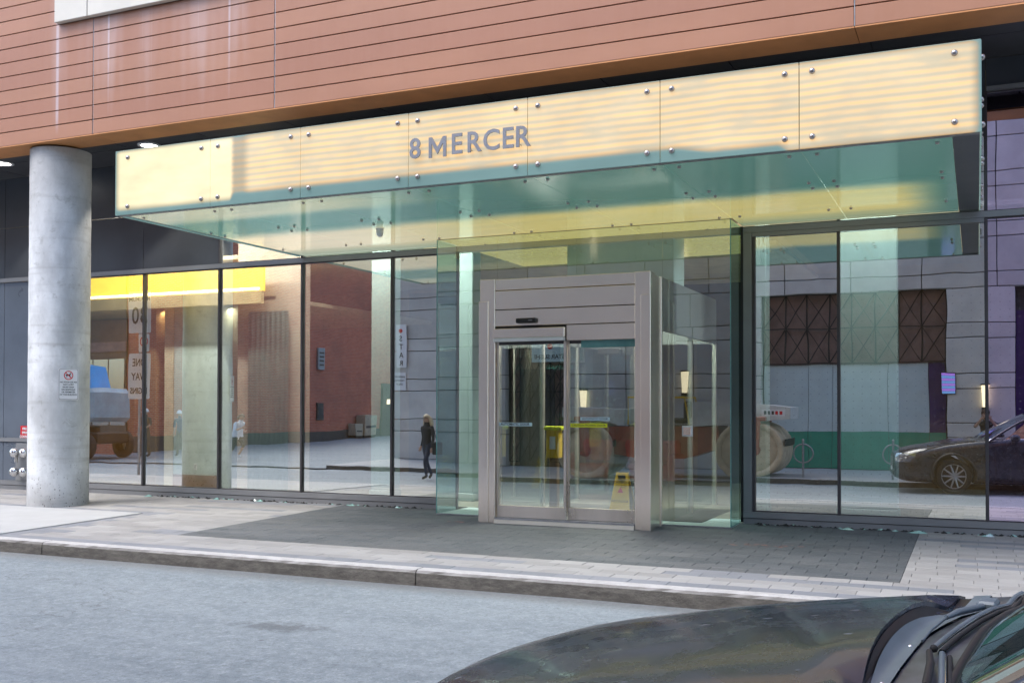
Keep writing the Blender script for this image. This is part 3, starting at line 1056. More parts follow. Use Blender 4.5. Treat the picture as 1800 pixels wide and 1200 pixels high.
cu.build('curtain', M['int_curtain'], label='grey green curtain hanging in front of the tan lobby wall', cat='curtain')
for x0, x1, lab in ((-10.14, -9.70, 'pale green lobby column left of the glass porch'), (-8.33, -8.06, 'narrow pale column inside at the left edge of the porch'),
                    (-1.92, -1.07, 'wide pale green column behind the window right of the porch'), (-3.16, -2.98, 'slim pale column behind the right edge of the porch')):
    c_ = empty('lobby_column', ((x0 + x1) / 2, 1.4, 0), lab, 'column', 'columns inside the lobby')
    MB().cbox(x0, x1, 1.30, 1.62, .15, 5.4, .015).build('shaft', M['int_col'], c_)
    MB().cbox(x0 - .02, x1 + .02, 1.28, 1.64, .012, .15, .01).build('plinth', M['int_col'], c_)
# wood panelling and furniture in the lobby right of the doors
M['sofa'] = mat('dark red upholstery', (.20, .015, .02), .7)
so = empty('sofa', (-6.9, 6.3, 0), 'dark red sofa at the back of the lobby behind the sliding doors', 'sofa')
MB().cbox(-8.0, -5.8, 6.0, 6.8, .12, .45, .05).build('seat', M['sofa'], so)
MB().cbox(-8.0, -5.8, 6.65, 6.9, .45, .95, .06).build('backrest', M['sofa'], so)
for x in (-8.1, -5.9): MB().cbox(x, x + .18, 6.0, 6.85, .12, .68, .04).build('armrest', M['sofa'], so)
for x in (-7.9, -5.95): MB().box(x, x + .05, 6.1, 6.15, .012, .12).build('leg', M['black'], so)
# potted branch plant
pl = empty('potted_plant', (-6.4, 4.4, 0), 'bare branched plant in a dark vase behind the right sliding door', 'plant')
MB().lathe((-6.4, 4.4, .012), [(0, 0), (.16, 0), (.22, .25), (.18, .6), (.12, .9), (.14, 1.0)], 20).build('vase', M['int_dark'], pl)
q = MB(); lf = MB()
for i in range(14):
    a = random.uniform(0, 2 * PI); t = random.uniform(.2, .6)
    p0 = Vector((-6.4, 4.4, .95)); p1 = p0 + Vector((math.cos(a) * t * .5, math.sin(a) * t * .5, .45)); p2 = p1 + Vector((math.cos(a + .5) * t * .5, math.sin(a + .5) * t * .4, random.uniform(.2, .55)))
    q.tube([p0, p1, p2], [.012, .008, .004], 5)
    for k in range(7):
        c0 = p1.lerp(p2, k / 6) + Vector([random.uniform(-.05, .05) for _ in range(3)])
        s_ = .05
        lf.add([c0, c0 + Vector((s_, 0, .02)), c0 + Vector((s_ * .9, s_ * .5, .05)), c0 + Vector((0, s_ * .5, .03))], [(0, 1, 2, 3)])
q.build('branch', M['iron'], pl)
lf.build('leaves', M['int_curtain'], pl, kind='stuff')
pc = empty('framed_notice', (-7.1, 7.6, 2.6), 'square white framed notice high on the dark lobby wall', 'notice')
MB().cbox(-8.9, -8.3, 7.62, 7.66, 2.7, 3.4, .01).build('frame', M['white'], pc)
MB().box(-8.86, -8.34, 7.615, 7.62, 2.74, 3.36).build('sheet', M['palesticker'], pc)
# lobby downlights
dlp = [(-15.2, 3.2, 3.716), (-13.4, 2.2, 3.716), (-12.75, 2.6, 3.716), (-15.6, 5.0, 3.716)]
for i, (x, y, z) in enumerate(dlp):
    d_ = empty('lobby_downlight', (x, y, z), ['round downlight in the lobby ceiling near the concrete column', 'round downlight above the pale green lobby wall', 'round downlight left of the grey green curtain', 'faint downlight deepest in the left lobby ceiling'][i], 'downlight', 'downlights in the lobby ceiling')
    MB().disc((x, y, z), (0, 0, 1), .11, .012, 20).build('trim_ring', M['white'], d_)
    MB().disc((x, y, z - .008), (0, 0, 1), .085, .006, 20).build('lamp_face', M['lamp'], d_)
def area(name, loc, sx, sy, e, col, rot=(0, 0, 0)):
    l = bpy.data.lights.new(name, 'AREA')
    l.shape = 'RECTANGLE'; l.size = sx; l.size_y = sy; l.energy = e; l.color = col
    o = bpy.data.objects.new(name, l); COL.objects.link(o); o.location = loc; o.rotation_euler = rot
    return o



area('lobby_fill', (-15.6, 1.5, 3.60), 4.6, .12, 50, (1, .80, .5), (R(20), 0, 0))  # added fill lights, out of view, standing in for the lobby's own fittings
area('lobby_fill', (-12.0, .22, 5.40), 8.0, .16, 330, (1, .95, .86), (R(24), 0, 0))
area('lobby_fill', (0.2, .22, 5.40), 6.2, .16, 130, (.94, 1, .97), (R(24), 0, 0))
area('lobby_fill', (-5.2, .9, 3.46), 1.8, .8, 90, (1, .92, .8))  # added fill inside the vestibule

# ================================================================== ENTRANCE CANOPY
can = empty('entrance_canopy', (-5.3, -2.2, 4.26), 'long canopy of backlit frosted glass panels lettered 8 MERCER over the doors', 'canopy')
CY, ZT, ZBt = -4.319, 5.1415, 4.2627
pj = [-10.7508, -9.11, -7.6933, -6.1479, -4.6084, -3.07, -1.623, .0581]
def fitting(x, y, z, ax, par, r=.031):
    q = MB().disc(Vector((x, y, z)) + Vector(ax) * .006, ax, r, .012, 14)
    q.dome(Vector((x, y, z)) + Vector(ax) * .012, ax, r * .97, 14, 5, .75)
    return q
bsrc = None
for i, (a, b) in enumerate(zip(pj[:-1], pj[1:])):
    o = MB().cbox(a + .005, b - .005, CY, CY + .017, ZBt, ZT, .003).build('glass_panel', M['lit'], can)
    xl = a + (.235 if i == 0 else .13)
    xr = b - (.235 if i == 6 else .14)
    for x in (xl, xr):
        for z in (4.375 if i else 4.37, 5.035):
            if bsrc is None:
                bsrc = fitting(0, 0, 0, (0, -1, 0), None).build('bolt', M['bolt'], o, origin=(0, 0, 0))
                place(bsrc, (x, CY, z), o)
            else:
                inst(bsrc, 'bolt', (x, CY, z), o)
# ends
for x0, x1 in ((-10.7508, -10.734), (.0421, .0581)):
    o = MB().cbox(x0, x1, CY + .02, -.065, ZBt, ZT, .003).build('end_panel', M['lit'], can)
    sgn = -1 if x0 < -5 else 1
    xx = x0 if sgn < 0 else x1
    for y in (-4.1, -2.6, -2.35, -1.1, -.9, -.3):
        for z in (4.38, 5.03):
            fitting(xx, y, z, (sgn, 0, 0), None).build('bolt', M['bolt'], o)
# steel frame under the glass edge
MB().box(-10.73, .04, CY + .02, CY + .10, ZBt - .004, ZBt + .05).build('edge_channel', M['rail'], can)
MB().box(-10.73, -10.62, CY + .10, -.07, ZBt + .022, ZBt + .06).build('edge_channel', M['rail'], can)
MB().box(-.20, .04, CY + .10, -.07, ZBt + .012, ZBt + .06).build('edge_channel', M['spandrel'], can)
MB().box(-10.72, .03, CY + .03, -.07, ZT - .05, ZT - .02).build('top_sheet', M['rail'], can)
# soffit panels
ys = [CY + .10, -2.52, -.745, -.07]
fsrc = None
sj_ = [-10.62] + pj[1:7] + [-.20]
for a, b in zip(sj_[:-1], sj_[1:]):
    for y0, y1 in zip(ys[:-1], ys[1:]):
        if y0 > -.8 and a > -8 and b < -2.9: continue
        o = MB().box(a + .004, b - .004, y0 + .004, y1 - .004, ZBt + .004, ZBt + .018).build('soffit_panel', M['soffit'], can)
        if y1 - y0 < 1: continue
        for x in (a + .14, b - .14):
            for y in (y0 + .16, y1 - .16):
                if fsrc is None:
                    fsrc = fitting(0, 0, 0, (0, 0, -1), None, .021).build('bolt', M['bolt'], o, origin=(0, 0, 0))
                    place(fsrc, (x, y, ZBt + .004), o)
                else:
                    inst(fsrc, 'bolt', (x, y, ZBt + .004), o)
# porch ceiling continues inside the glass box
for a, b in ((-7.66, -6.15), (-6.15, -4.61), (-4.61, -3.12)):
    for y0, y1 in ((-.72, .5), (.5, 2.6)):
        MB().box(a + .004, b - .004, y0 + .004, y1, ZBt + .004, ZBt + .018).build('soffit_panel', M['pc'], can)
# small sprinkler / camera under the soffit
sc_ = empty('security_camera', (-7.95, -2.0, 4.25), 'small white camera hanging under the left half of the canopy soffit', 'camera')
MB().disc((-7.95, -2.0, 4.255), (0, 0, 1), .06, .02, 16).build('mount', M['white'], sc_)
MB().lathe((-7.95, -2.0, 4.245), [(0.045, 0), (.055, -.03), (.05, -.07), (.03, -.10), (0, -.11)], 16).build('housing', M['white'], sc_)
# letters
for ch, x in (('8', -6.035), ('E', -5.485), ('R', -5.265), ('C', -5.04), ('E', -4.835), ('R', -4.655)):
    text(ch, .335, M['lettergrey'], (x, CY - .035, 4.69), can, name='letter', ext=.008, fat=.0045, sx=.95)
mx, hh = -5.735, .120
MB().prism([(mx + a, 4.69 + b) for a, b in ((-.115, -hh), (-.075, -hh), (-.075, .045), (0, -.085), (.075, .045), (.075, -hh), (.115, -hh), (.115, hh), (.072, hh), (0, -.005), (-.072, hh), (-.115, hh))],
           CY - .043, CY - .027).build('letter', M['lettergrey'], can)
for x in (-6.03, -5.84, -5.64, -5.5, -5.3, -5.05, -4.86, -4.68):
    MB().disc((x, CY - .014, 4.61), (0, 1, 0), .006, .026, 6).build('letter_pin', M['bolt'], can)

# ================================================================== GLASS PORCH (box of clear glass round the doors)
por = empty('glass_porch', (-5.4, -.7, 0), 'tall clear green glass box enclosing the steel entrance doors', 'porch')
XL_, XR_, YB = -7.6856, -3.0876, -.737
DX0, DX1, DY = -6.64, -4.06, -1.36
def gp(x0, x1, y0, y1, z0, z1, m='glass_box', edge=True):
    o = MB().box(x0, x1, y0, y1, z0, z1).build('glass_panel', M[m], por)
    return o
zc = ZBt - .004
gp(XL_ + .012, DX0 - .004, YB, YB + .012, .01, zc)
gp(DX1 + .004, XR_ - .012, YB, YB + .012, .01, zc)
gp(DX0 + .002, -5.36, YB, YB + .012, 3.50, zc)
gp(-5.355, DX1 - .002, YB, YB + .012, 3.50, zc)
gp(XL_, XL_ + .012, YB + .014, -.07, .01, zc, 'glass_teal')
gp(XR_ - .012, XR_, YB + .014, -.07, .01, zc, 'glass_teal')
for x in (XL_, XR_ - .012, DX1 - .03, -6.30):
    z0 = .01 if x in (XL_, XR_ - .012) else 3.5
    if z0 < 1:
        MB().box(x, x + .012, YB - .001, YB + .013, z0, zc).build('glass_edge', M['glass_edge'], por)
MB().box(XR_ - .004, XR_ + .03, -.075, -.05, .02, zc).build('black_seal', M['black'], por)
MB().box(XL_ - .004, XL_ + .02, -.075, -.05, .02, zc).build('black_seal', M['black'], por)
MB().box(XL_, XR_, YB - .006, YB + .018, zc, zc + .006).build('top_channel', M['mull'], por)
for a, b in ((XL_, DX0), (DX1, XR_)):
    MB().box(a, b, YB - .004, YB + .02, -.008, .012).build('floor_channel', M['galv'], por)
# floor inside the porch
MB().box(XL_ + .02, XR_ - .02, YB + .02, .36, -.02, .008).build('floor', M['hoard'], por)
MB().box(-6.4, -3.6, -.3, 1.6, .009, .02).build('floor_mat', M['int_dark'], por)

# ================================================================== SLIDING DOORS
dr = empty('sliding_entrance_door', (-5.35, -1.0, 0), 'stainless steel framed automatic sliding doors with high panelled header', 'door')
def sb(name, m, *a, c=.004, p=None): return MB().cbox(*a, c).build(name, M[m], p or dr)
# front posts: each a flat plus a stepped lower cover
for s, x0, x1 in ((-1, DX0, -6.40), (1, -4.28, DX1)):
    sb('post', 'steel', x0, x1, DY + .02, DY + .26, -.02, 3.52)
    if s < 0: sb('post_cover', 'steel', x0 - .012, x1 - .10, DY, DY + .018, -.02, 3.20)
    else: sb('post_cover', 'steel', x0 + .09, x1 + .008, DY, DY + .018, -.02, 3.20)
# side cheeks back to the glass line
for x0, x1 in ((DX0 + .01, DX0 + .05), (DX1 - .05, DX1 - .01)):
    sb('side_cheek', 'steel', x0, x1, DY + .262, YB - .08, -.02, 3.50)
    sb('rear_post', 'steel', x0 - .015, x1 + .015, YB - .078, YB - .004, -.02, 3.505)
# header panels
hz = [3.515, 3.345, 3.065, 2.825]
sb('header_panel', 'steel', -6.398, -4.282, DY + .035, DY + .10, 3.356, 3.515)
sb('header_panel', 'steel', -6.398, -4.282, DY + .03, DY + .10, 3.076, 3.344)
sb('header_panel', 'steel', -6.398, -4.282, DY + .03, DY + .10, 2.832, 3.064)
MB().box(-6.40, -4.28, DY + .06, DY + .24, 2.60, 3.5).build('header_core', M['black'], dr)
sb('track_cover', 'steel', -6.398, -5.30, DY - .03, DY + .05, 2.655, 2.79)
sb('track_lip', 'white', -6.398, -5.30, DY - .045, DY + .02, 2.60, 2.652)
sb('header_panel', 'steel', -5.29, -4.282, DY + .03, DY + .06, 2.60, 2.82)
MB().box(-5.1, -4.30, DY + .12, DY + .20, 2.50, 2.598).build('track_shadow', M['glass_edge'], dr)
# motion sensor
ms = empty('motion_sensor', (-5.89, DY, 2.9), 'small black motion sensor above the left sliding door leaf', 'sensor')
MB().cbox(-6.05, -5.74, DY - .03, DY + .028, 2.865, 2.935, .012).build('housing', M['black'], ms)
MB().box(-5.85, -5.79, DY - .032, DY - .029, 2.895, 2.905).build('badge', M['galv'], ms)
# leaves
def leaf(x0, x1, y, left, lab=None):
    o = MB().box(x0 + .035, x1 - .035, y + .018, y + .026, .24, 2.60).build('door_leaf', M['glass_door'], dr)
    if lab: o['label'] = lab
    for a in (x0, x1 - .035):
        MB().box(a, a + .034, y, y + .045, .24, 2.60).build('stile', M['steel_dull'], o)
    MB().cbox(x0, x1, y, y + .045, .065, .238, .006).build('kick_rail', M['steel_dull'], o)
    MB().box(x0 + .035, x1 - .035, y + .005, y + .04, 2.56, 2.60).build('top_rail', M['mull'], o)
    return o
l1 = leaf(-6.395, -5.31, DY + .075, True)
l2 = leaf(-5.315, -4.285, DY + .13, False)
MB().box(-6.395, -4.285, DY + .01, DY + .22, .035, .062).build('threshold', M['galv'], dr)
MB().box(-6.395, -4.285, DY - .01, DY + .24, -.02, .033).build('threshold_base', M['cream'], dr)
def sticker(x0, x1, z0, z1, y, m, txt, leaf_):
    o = MB().box(x0, x1, y - .003, y, z0, z1).build('sticker', M[m], leaf_)
    return o
sticker(-6.37, -5.84, 1.385, 1.435, DY + .09, 'palesticker', '', l1)
text('AUTOMATIC DOOR', .05, M['ink'], (-6.105, DY + .085, 1.41), l1, ext=.0008, name='lettering', fat=.0012)
sticker(-5.27, -4.72, 1.375, 1.43, DY + .145, 'lime', '', l2)
text('CAUTION MOVING DOOR', .042, M['ink'], (-4.995, DY + .14, 1.402), l2, ext=.0008, name='lettering')
sticker(-5.12, -4.68, 1.47, 1.52, DY + .145, 'palesticker', '', l2)
text('AUTOMATIC DOOR', .042, M['ink'], (-4.90, DY + .14, 1.495), l2, ext=.0008, name='lettering')
# inner vestibule behind the doors
vs_ = empty('inner_vestibule', (-5.35, 1.0, 0), 'inner steel and glass vestibule behind the sliding doors', 'vestibule')
for x0, x1 in ((-6.62, -6.56), (-4.12, -4.06)):
    MB().box(x0, x1, YB + .02, 2.6, 2.75, 3.50).build('side_header', M['rail'], vs_)
    MB().box(x0 + .02, x1 - .02, YB + .05, 2.55, .02, 2.745).build('side_glass', M['glass_door'], vs_)
    for y in (.9, 2.55):
        MB().box(x0 - .005, x1 + .005, y, y + .07, .012, 2.745).build('post', M['steel_dull'], vs_)
MB().box(-6.55, -4.13, 2.55, 2.6, 2.75, 3.50).build('rear_header', M['rail'], vs_)
MB().box(-6.55, -5.36, 2.57, 2.58, .1, 2.745).build('rear_glass', M['glass_door'], vs_)
MB().box(-5.36, -5.32, 2.55, 2.6, .012, 2.745).build('post', M['steel_dull'], vs_)
MB().box(-5.78, -4.10, -.02, .62, 3.52, 4.255).build('bulkhead', M['hoard'], vs_)
MB().cbox(-6.15, -5.75, 2.45, 2.55, 2.60, 2.70, .01).build('inner_sensor', M['black'], vs_)
# push plate beside the doors
pp = empty('door_push_plate', (-3.70, YB, 1.32), 'square white push button plate on the glass right of the doors', 'push plate')
MB().cbox(-3.775, -3.625, YB - .025, YB - .002, 1.25, 1.40, .008).build('plate', M['white'], pp)
MB().cbox(-3.755, -3.645, YB - .03, YB - .025, 1.27, 1.38, .002).build('button', M['steel'], pp)
# wet floor sign
wf = empty('wet_floor_sign', (-5.07, .55, .01), 'yellow folding wet floor sign standing inside behind the right door leaf', 'floor sign')
def panel(y0, y1, m='yellow'):
    q = MB()
    x = -5.07
    b, t = .17, .095
    vs = [(x - b, y0, .02), (x + b, y0, .02), (x + t, y1, .64), (x - t, y1, .64)]
    off = .016 if y1 > y0 else -.016
    vs += [(p[0], p[1] + off, p[2]) for p in vs]
    q.add(vs, [(0, 1, 2, 3), (7, 6, 5, 4), (0, 4, 5, 1), (1, 5, 6, 2), (2, 6, 7, 3), (3, 7, 4, 0)])
    return q
fp = panel(.38, .53).build('front_board', M['yellow'], wf)
panel(.74, .56).build('rear_board', M['yellow'], wf)
MB().box(-5.13, -5.01, .49, .515, .555, .60).build('handle_slot', M['ink'], wf)
tilt = math.atan2(.15, .62)
text('CAUTION', .055, M['ink'], (-5.07, .470, .49), wf, rot=(PI / 2 - tilt, 0, 0), ext=.001)
text('WET FLOOR', .05, M['ink'], (-5.07, .405, .20), wf, rot=(PI / 2 - tilt, 0, 0), ext=.001)
q = MB().add([(-5.12, .435, .33), (-5.02, .435, .33), (-5.07, .456, .42)], [(0, 1, 2)]).build('warning_triangle', M['red'], wf)
# yellow dispenser on a stand
yd = empty('bag_dispenser', (-6.08, .2, 0), 'yellow and orange dispenser box on a dark stand behind the left door leaf', 'dispenser')
MB().cbox(-6.20, -5.98, .15, .30, .86, 1.34, .012).build('box', M['yellow'], yd)
MB().cbox(-6.24, -5.94, .14, .31, 1.30, 1.36, .01).build('lid', M['lime'], yd)
MB().cbox(-6.16, -6.02, .17, .28, .012, .858, .01).build('stand', M['int_brown'], yd)
MB().box(-6.14, -6.04, .146, .149, 1.0, 1.2).build('notice', M['white'], yd)

# ================================================================== COLUMN, SIGN, DOWNLIGHTS, STANDPIPE
colm = MB()
CX, CYY, CR = -14.4186, -1.8935, .492
prof = [(CR + .004, -.03), (CR, .03)]
zz = .03
while zz < 6.04:
    zz += .1
    prof.append((CR + random.uniform(-.0015, .0015) + (.002 if int(zz * 10) % 12 == 0 else 0), min(zz, 6.058)))
colm.lathe((CX, CYY, zp(CYY)), prof, 64)
column = colm.build('concrete_column', M['column'], label='round raw concrete column pitted at its base holding up the siding', cat='column')
# no pets sign, bent slightly to the column's curve: flat plate standing off it
ang = math.atan2(-14.01 - CX, -(-2.09 - CYY))
sx0, sy0 = CX + (CR + .006) * math.sin(ang), CYY - (CR + .006) * math.cos(ang)
ds = empty('no_dogs_sign', (0, 0, 0), 'white metal sign with crossed out dog bolted to the concrete column', 'sign')
bez = MB()
def rrect(w, h, r, n=5):
    p = []
    for cx_, cz_, a0 in ((w - r, h - r, 0), (-w + r, h - r, 90), (-w + r, -h + r, 180), (w - r, -h + r, 270)):
        for k in range(n + 1):
            a = R(a0 + 90 * k / n)
            p.append((cx_ + r * math.cos(a), cz_ + r * math.sin(a)))
    return p
MB().prism(rrect(.165, .265, .025), -.004, 0).build('plate', M['white'], ds)
def frame_loop(w, h, r, t, y0, y1, name, m, par):
    o_, i_ = rrect(w, h, r), rrect(w - t, h - t, max(.003, r - t))
    n = len(o_)
    vs = [(p[0], y0, p[1]) for p in o_] + [(p[0], y0, p[1]) for p in i_]
    return MB().add(vs, [(k, (k + 1) % n, n + (k + 1) % n, n + k) for k in range(n)]).build(name, m, par)
frame_loop(.155, .255, .02, .005, -.006, 0, 'border_line', M['ink'], ds)
def ringmesh(cx_, cz_, ro, ri, y, n=32):
    vs = [(cx_ + r * math.cos(2 * PI * k / n), y, cz_ + r * math.sin(2 * PI * k / n)) for r in (ro, ri) for k in range(n)]
    return MB().add(vs, [(k, (k + 1) % n, n + (k + 1) % n, n + k) for k in range(n)])
q = ringmesh(0, .15, .076, .062, -.0075)
c45 = math.cos(PI / 4)
q.add([(-.055 - .004, -.0085, .15 + .045 + .004), (-.045 - .004, -.0085, .15 + .055), (.055 + .002, -.0085, .15 - .045), (.045, -.0085, .15 - .055)], [(0, 1, 2, 3)])
q.build('prohibition_ring', M['red'], ds)
dog = MB().prism([(-.042, .142), (-.035, .165), (-.012, .168), (.012, .166), (.022, .185), (.036, .19), (.044, .178), (.030, .168), (.028, .15), (.026, .12), (.016, .12), (.014, .145), (-.018, .146), (-.024, .12), (-.034, .12), (-.032, .142), (-.048, .16)], -.0075, -.006)
dog.build('dog_symbol', M['ink'], ds)
for i, t_ in enumerate(('NO POOP OR PEE', 'NOT A PET', 'RELIEF AREA', 'ON SIDEWALK', 'OR PERIMETER', 'OF THE BUILDING')):
    text(t_, .034, M['ink'], (0, -.006, .035 - i * .042), ds, ext=.0006, fat=.0006)
for x in (-.145, .145):
    for z in (-.245, .245):
        MB().dome((x, -.004, z), (0, -1, 0), .008, 8, 3).build('screw', M['bolt'], ds)
ds.location = (sx0, sy0, 2.03)
ds.rotation_euler = (0, 0, ang)
for i, (x, y) in enumerate(((-13.31, -.98), (-16.86, -1.04))):
    d_ = empty('downlight', (x, y, 6.27), ['lit round downlight in the dark overhang just above the canopy corner', 'lit round downlight in the dark overhang left of the concrete column'][i], 'downlight', 'downlights under the overhang')
    MB().lathe((x, y, 6.268), [(.20, 0), (.20, -.015), (.15, -.02), (.14, .0)], 28).build('trim_ring', M['white'], d_)
    MB().disc((x, y, 6.262), (0, 0, 1), .135, .006, 28).build('lamp_face', M['lamp'], d_)
    lp = bpy.data.lights.new('downlight_lamp', 'SPOT'); lp.energy = 60; lp.spot_size = R(80); lp.color = (1, .92, .8); lp.shadow_soft_size = .12
    lo = bpy.data.objects.new('downlight_lamp', lp); COL.objects.link(lo); lo.location = (x, y, 6.22)
fd = empty('standpipe_connection', (-17.35, -.1, .6), 'chrome fire hose connections low on the panelled wall behind the column', 'hose connection')
MB().cbox(-17.62, -17.1, -.05, -.021, .17, .92, .008).build('back_plate', M['rail'], fd)
for z in (.74, .36):
    for x in (-17.46, -17.2):
        c_ = MB()
        c_.lathe((x, -.05, z), [(.05, 0), (.05, -.12), (.085, -.13), (.095, -.16), (.095, -.19), (.07, -.22), (0, -.225)], 20, 'Y').build('cap', M['chrome'], fd)
MB().tube([(-17.46, -.15, .74), (-17.46, -.17, .55)], .03, 8).build('outlet', M['steel_dull'], fd)
rs = empty('red_standpipe_sign', (-17.3, -.03, 1.15), 'red sign with white lettering half hidden behind the concrete column', 'sign')
MB().cbox(-17.50, -17.08, -.04, -.025, .99, 1.27, .004).build('plate', M['red'], rs)
for i, t_ in enumerate(('FIRE DEPT', 'SPRINKLER', 'CONNECTION')):
    text(t_, .066, M['white'], (-17.29, -.043, 1.21 - i * .078), rs, ext=.001, fat=.002)

# ================================================================== THE CAR IN THE FOREGROUND
def carpaint(name, dust=.28):
    m, nt, o = newmat(name)
    p = _n(nt, 'ShaderNodeBsdfPrincipled')
    L(nt, p.outputs[0], o.inputs[0])
    P = pos(nt)
    d1 = noise(nt, P, 3.5, 6, .7, .4)
    d2 = noise(nt, P, 60, 3, .6)
    v = nt.nodes.new('ShaderNodeTexVoronoi')
    v.inputs['Scale'].default_value = 13
    v.inputs['Randomness'].default_value = 1
    L(nt, scalev(nt, P, (.55, 1, 1)), v.inputs['Vector'])
    pick = ramp(nt, noise(nt, P, 6, 1), .50, .60)
    spot = mathn(nt, 'MULTIPLY', ramp(nt, v.outputs['Distance'], .16, .07), pick)
    v2 = nt.nodes.new('ShaderNodeTexVoronoi')
    v2.inputs['Scale'].default_value = 55
    L(nt, P, v2.inputs['Vector'])
    fleck = mathn(nt, 'MULTIPLY', ramp(nt, v2.outputs['Distance'], .16, .05), ramp(nt, noise(nt, P, 17, 1), .52, .6))
    c = mixc(nt, mathn(nt, 'MULTIPLY', ramp(nt, d1, .35, .75), dust * .7), (.009, .016, .030), (.10, .15, .22))
    c = mixc(nt, mathn(nt, 'MULTIPLY', mathn(nt, 'MAXIMUM', spot, mathn(nt, 'MULTIPLY', fleck, .6)), .45), c, (.42, .44, .48))
    L(nt, c, p.inputs['Base Color'])
    r = mathn(nt, 'MULTIPLY_ADD', ramp(nt, d1, .3, .75), .20, .19)
    L(nt, mathn(nt, 'ADD', r, mathn(nt, 'MULTIPLY', spot, .4)), p.inputs['Roughness'])
    p.inputs['Coat Weight'].default_value = .35
    p.inputs['Coat Roughness'].default_value = .06
    return m
M['paint'] = carpaint('dusty black car paint')
M['cowl'] = mat('satin grey cowl plastic', (.13, .165, .195), .36, 0, .08, 6)
M['cowl_low'] = mat('mottled grey cowl plastic', (.075, .078, .095), .28, 0, .35, 9)
M['trim'] = mat('black car trim', (.02, .02, .022), .5)
M['screen'] = glassmat('windscreen glass', .22, (.30, .52, .50), (.85, 1, 1), wav=0, fres=1.0)
M['sideglass'] = glassmat('car side glass', .35, (.03, .03, .035), wav=0, fres=.8)
M['alloy'] = mat('grey alloy', (.45, .45, .47), .3, .9)
M['headlamp'] = glassmat('lamp lens', .3, (.6, .62, .65), wav=0)

car = empty('parked_car', (0, 0, 0), 'dusty black car parked at the near kerb, seen across its bonnet and wipers', 'car')
def interp(tab, x):
    for (a, *va), (b, *vb) in zip(tab[:-1], tab[1:]):
        if x <= b:
            t = max(0, (x - a) / (b - a))
            return [p + (q - p) * t for p, q in zip(va, vb)]
    return list(tab[-1][1:])
def smooth_tab(tab, x):
    # average of nearby samples gives rounded transitions
    acc = None
    k = 5
    for i in range(-k, k + 1):
        v = interp(tab, min(max(x + i * .012, tab[0][0]), tab[-1][0]))
        acc = v if acc is None else [p + q for p, q in zip(acc, v)]
    return [p / (2 * k + 1) for p in acc]
#        x     W     H(top centre)  zbottom
BT0 = [(0, .64, .80, .34), (.03, .72, .835, .30), (.10, .79, .865, .26), (.25, .85, .91, .23), (.55, .895, .955, .22), (.9, .915, .99, .22), (1.3, .925, 1.02, .22), (1.7, .93, 1.045, .22),
      (2.4, .93, 1.06, .22), (3.3, .93, 1.08, .22), (4.0, .92, 1.10, .24), (4.35, .88, 1.09, .30), (4.52, .82, 1.02, .36), (4.6, .70, .92, .45)]
BT = [(x, W, H + (-.029 * math.exp(-x / .5) + .055 * x if x < 2 else .11), B) for x, W, H, B in BT0]
def halfprof(x):
    W, H, B = smooth_tab(BT, x)
    drop = .15
    pts = [(W * .5, B), (W - .07, B), (W - .02, B + .05), (W, .42), (W - .005, .58), (W - .012, .70), (W - .022, H - .20), (W - .045, H - .135), (W - .09, H - .085), (W - .16, H - .055),
           (W * .66, H - .032), (W * .42, H - .012), (W * .2, H - .003), (0, H)]
    return pts
def sstep(a, b, v):
    t = max(0, min(1, (v - a) / (b - a)))
    return t * t * (3 - 2 * t)
def dipf(x, y):
    # scuttle: the area between bonnet edge and windscreen sits lower than the wings
    return .05 * sstep(1.31, 1.37, x) * (1 - sstep(2.1, 2.4, x)) * (1 - sstep(.62, .77, abs(y)))
def ztop(x, y):
    return ztop0(x, y) - dipf(x, y)
def ztop0(x, y):
    pts = halfprof(x)[7:]
    a = abs(y)
    for (y0, z0), (y1, z1) in zip(pts[:-1], pts[1:]):
        if y1 <= a <= y0:
            return z1 + (z0 - z1) * (a - y1) / (y0 - y1 + 1e-9)
    return pts[0][1]
xs = [0, .015, .03, .06, .1, .16, .25, .36, .5, .65, .8, .95, 1.1, 1.25, 1.31, 1.34, 1.37, 1.45, 1.55, 1.7, 1.9, 2.2, 2.6, 3.0, 3.4, 3.8, 4.1, 4.3, 4.42, 4.52, 4.57, 4.6]
rings = []
for x in xs:
    h_ = halfprof(x)
    h_ = [(a, b - (dipf(x, a) if b > .8 else 0)) for a, b in h_]
    rings.append([(x, -a, b) for a, b in h_] + [(x, a, b) for a, b in reversed(h_[:-1])])
n = len(rings[0])
q = MB()
vs = [p for r in rings for p in r]
fs = [(i * n + k, i * n + (k + 1) % n, (i + 1) * n + (k + 1) % n, (i + 1) * n + k) for i in range(len(rings) - 1) for k in range(n)]
q.add(vs, fs, True)
q.add(rings[0], [tuple(range(n))])
q.add(rings[-1], [tuple(range(n))])
body = q.build('body', M['paint'], car, origin=(0, 0, 0))
bm_ = bmesh.new(); bm_.from_mesh(body.data); bmesh.ops.remove_doubles(bm_, verts=bm_.verts, dist=1e-5); bmesh.ops.recalc_face_normals(bm_, faces=bm_.faces); bm_.to_mesh(body.data); bm_.free()
WX = (.98, 3.72)
cut = MB()
for wx in WX:
    cut.disc((wx, 0, .36), (0, 1, 0), .415, 2.2, 40)
cut_o = cut.build('arch_cutter', M['trim'])
bo = body.modifiers.new('b', 'BOOLEAN'); bo.object = cut_o; bo.operation = 'DIFFERENCE'; bo.solver = 'EXACT'
bpy.context.view_layer.update()
me = bpy.data.meshes.new_from_object(body.evaluated_get(bpy.context.evaluated_depsgraph_get()))
body.modifiers.clear()
me.materials.clear(); me.materials.append(M['paint'])
for f in me.polygons: f.material_index = 0
body.data = me
bpy.data.objects.remove(cut_o)
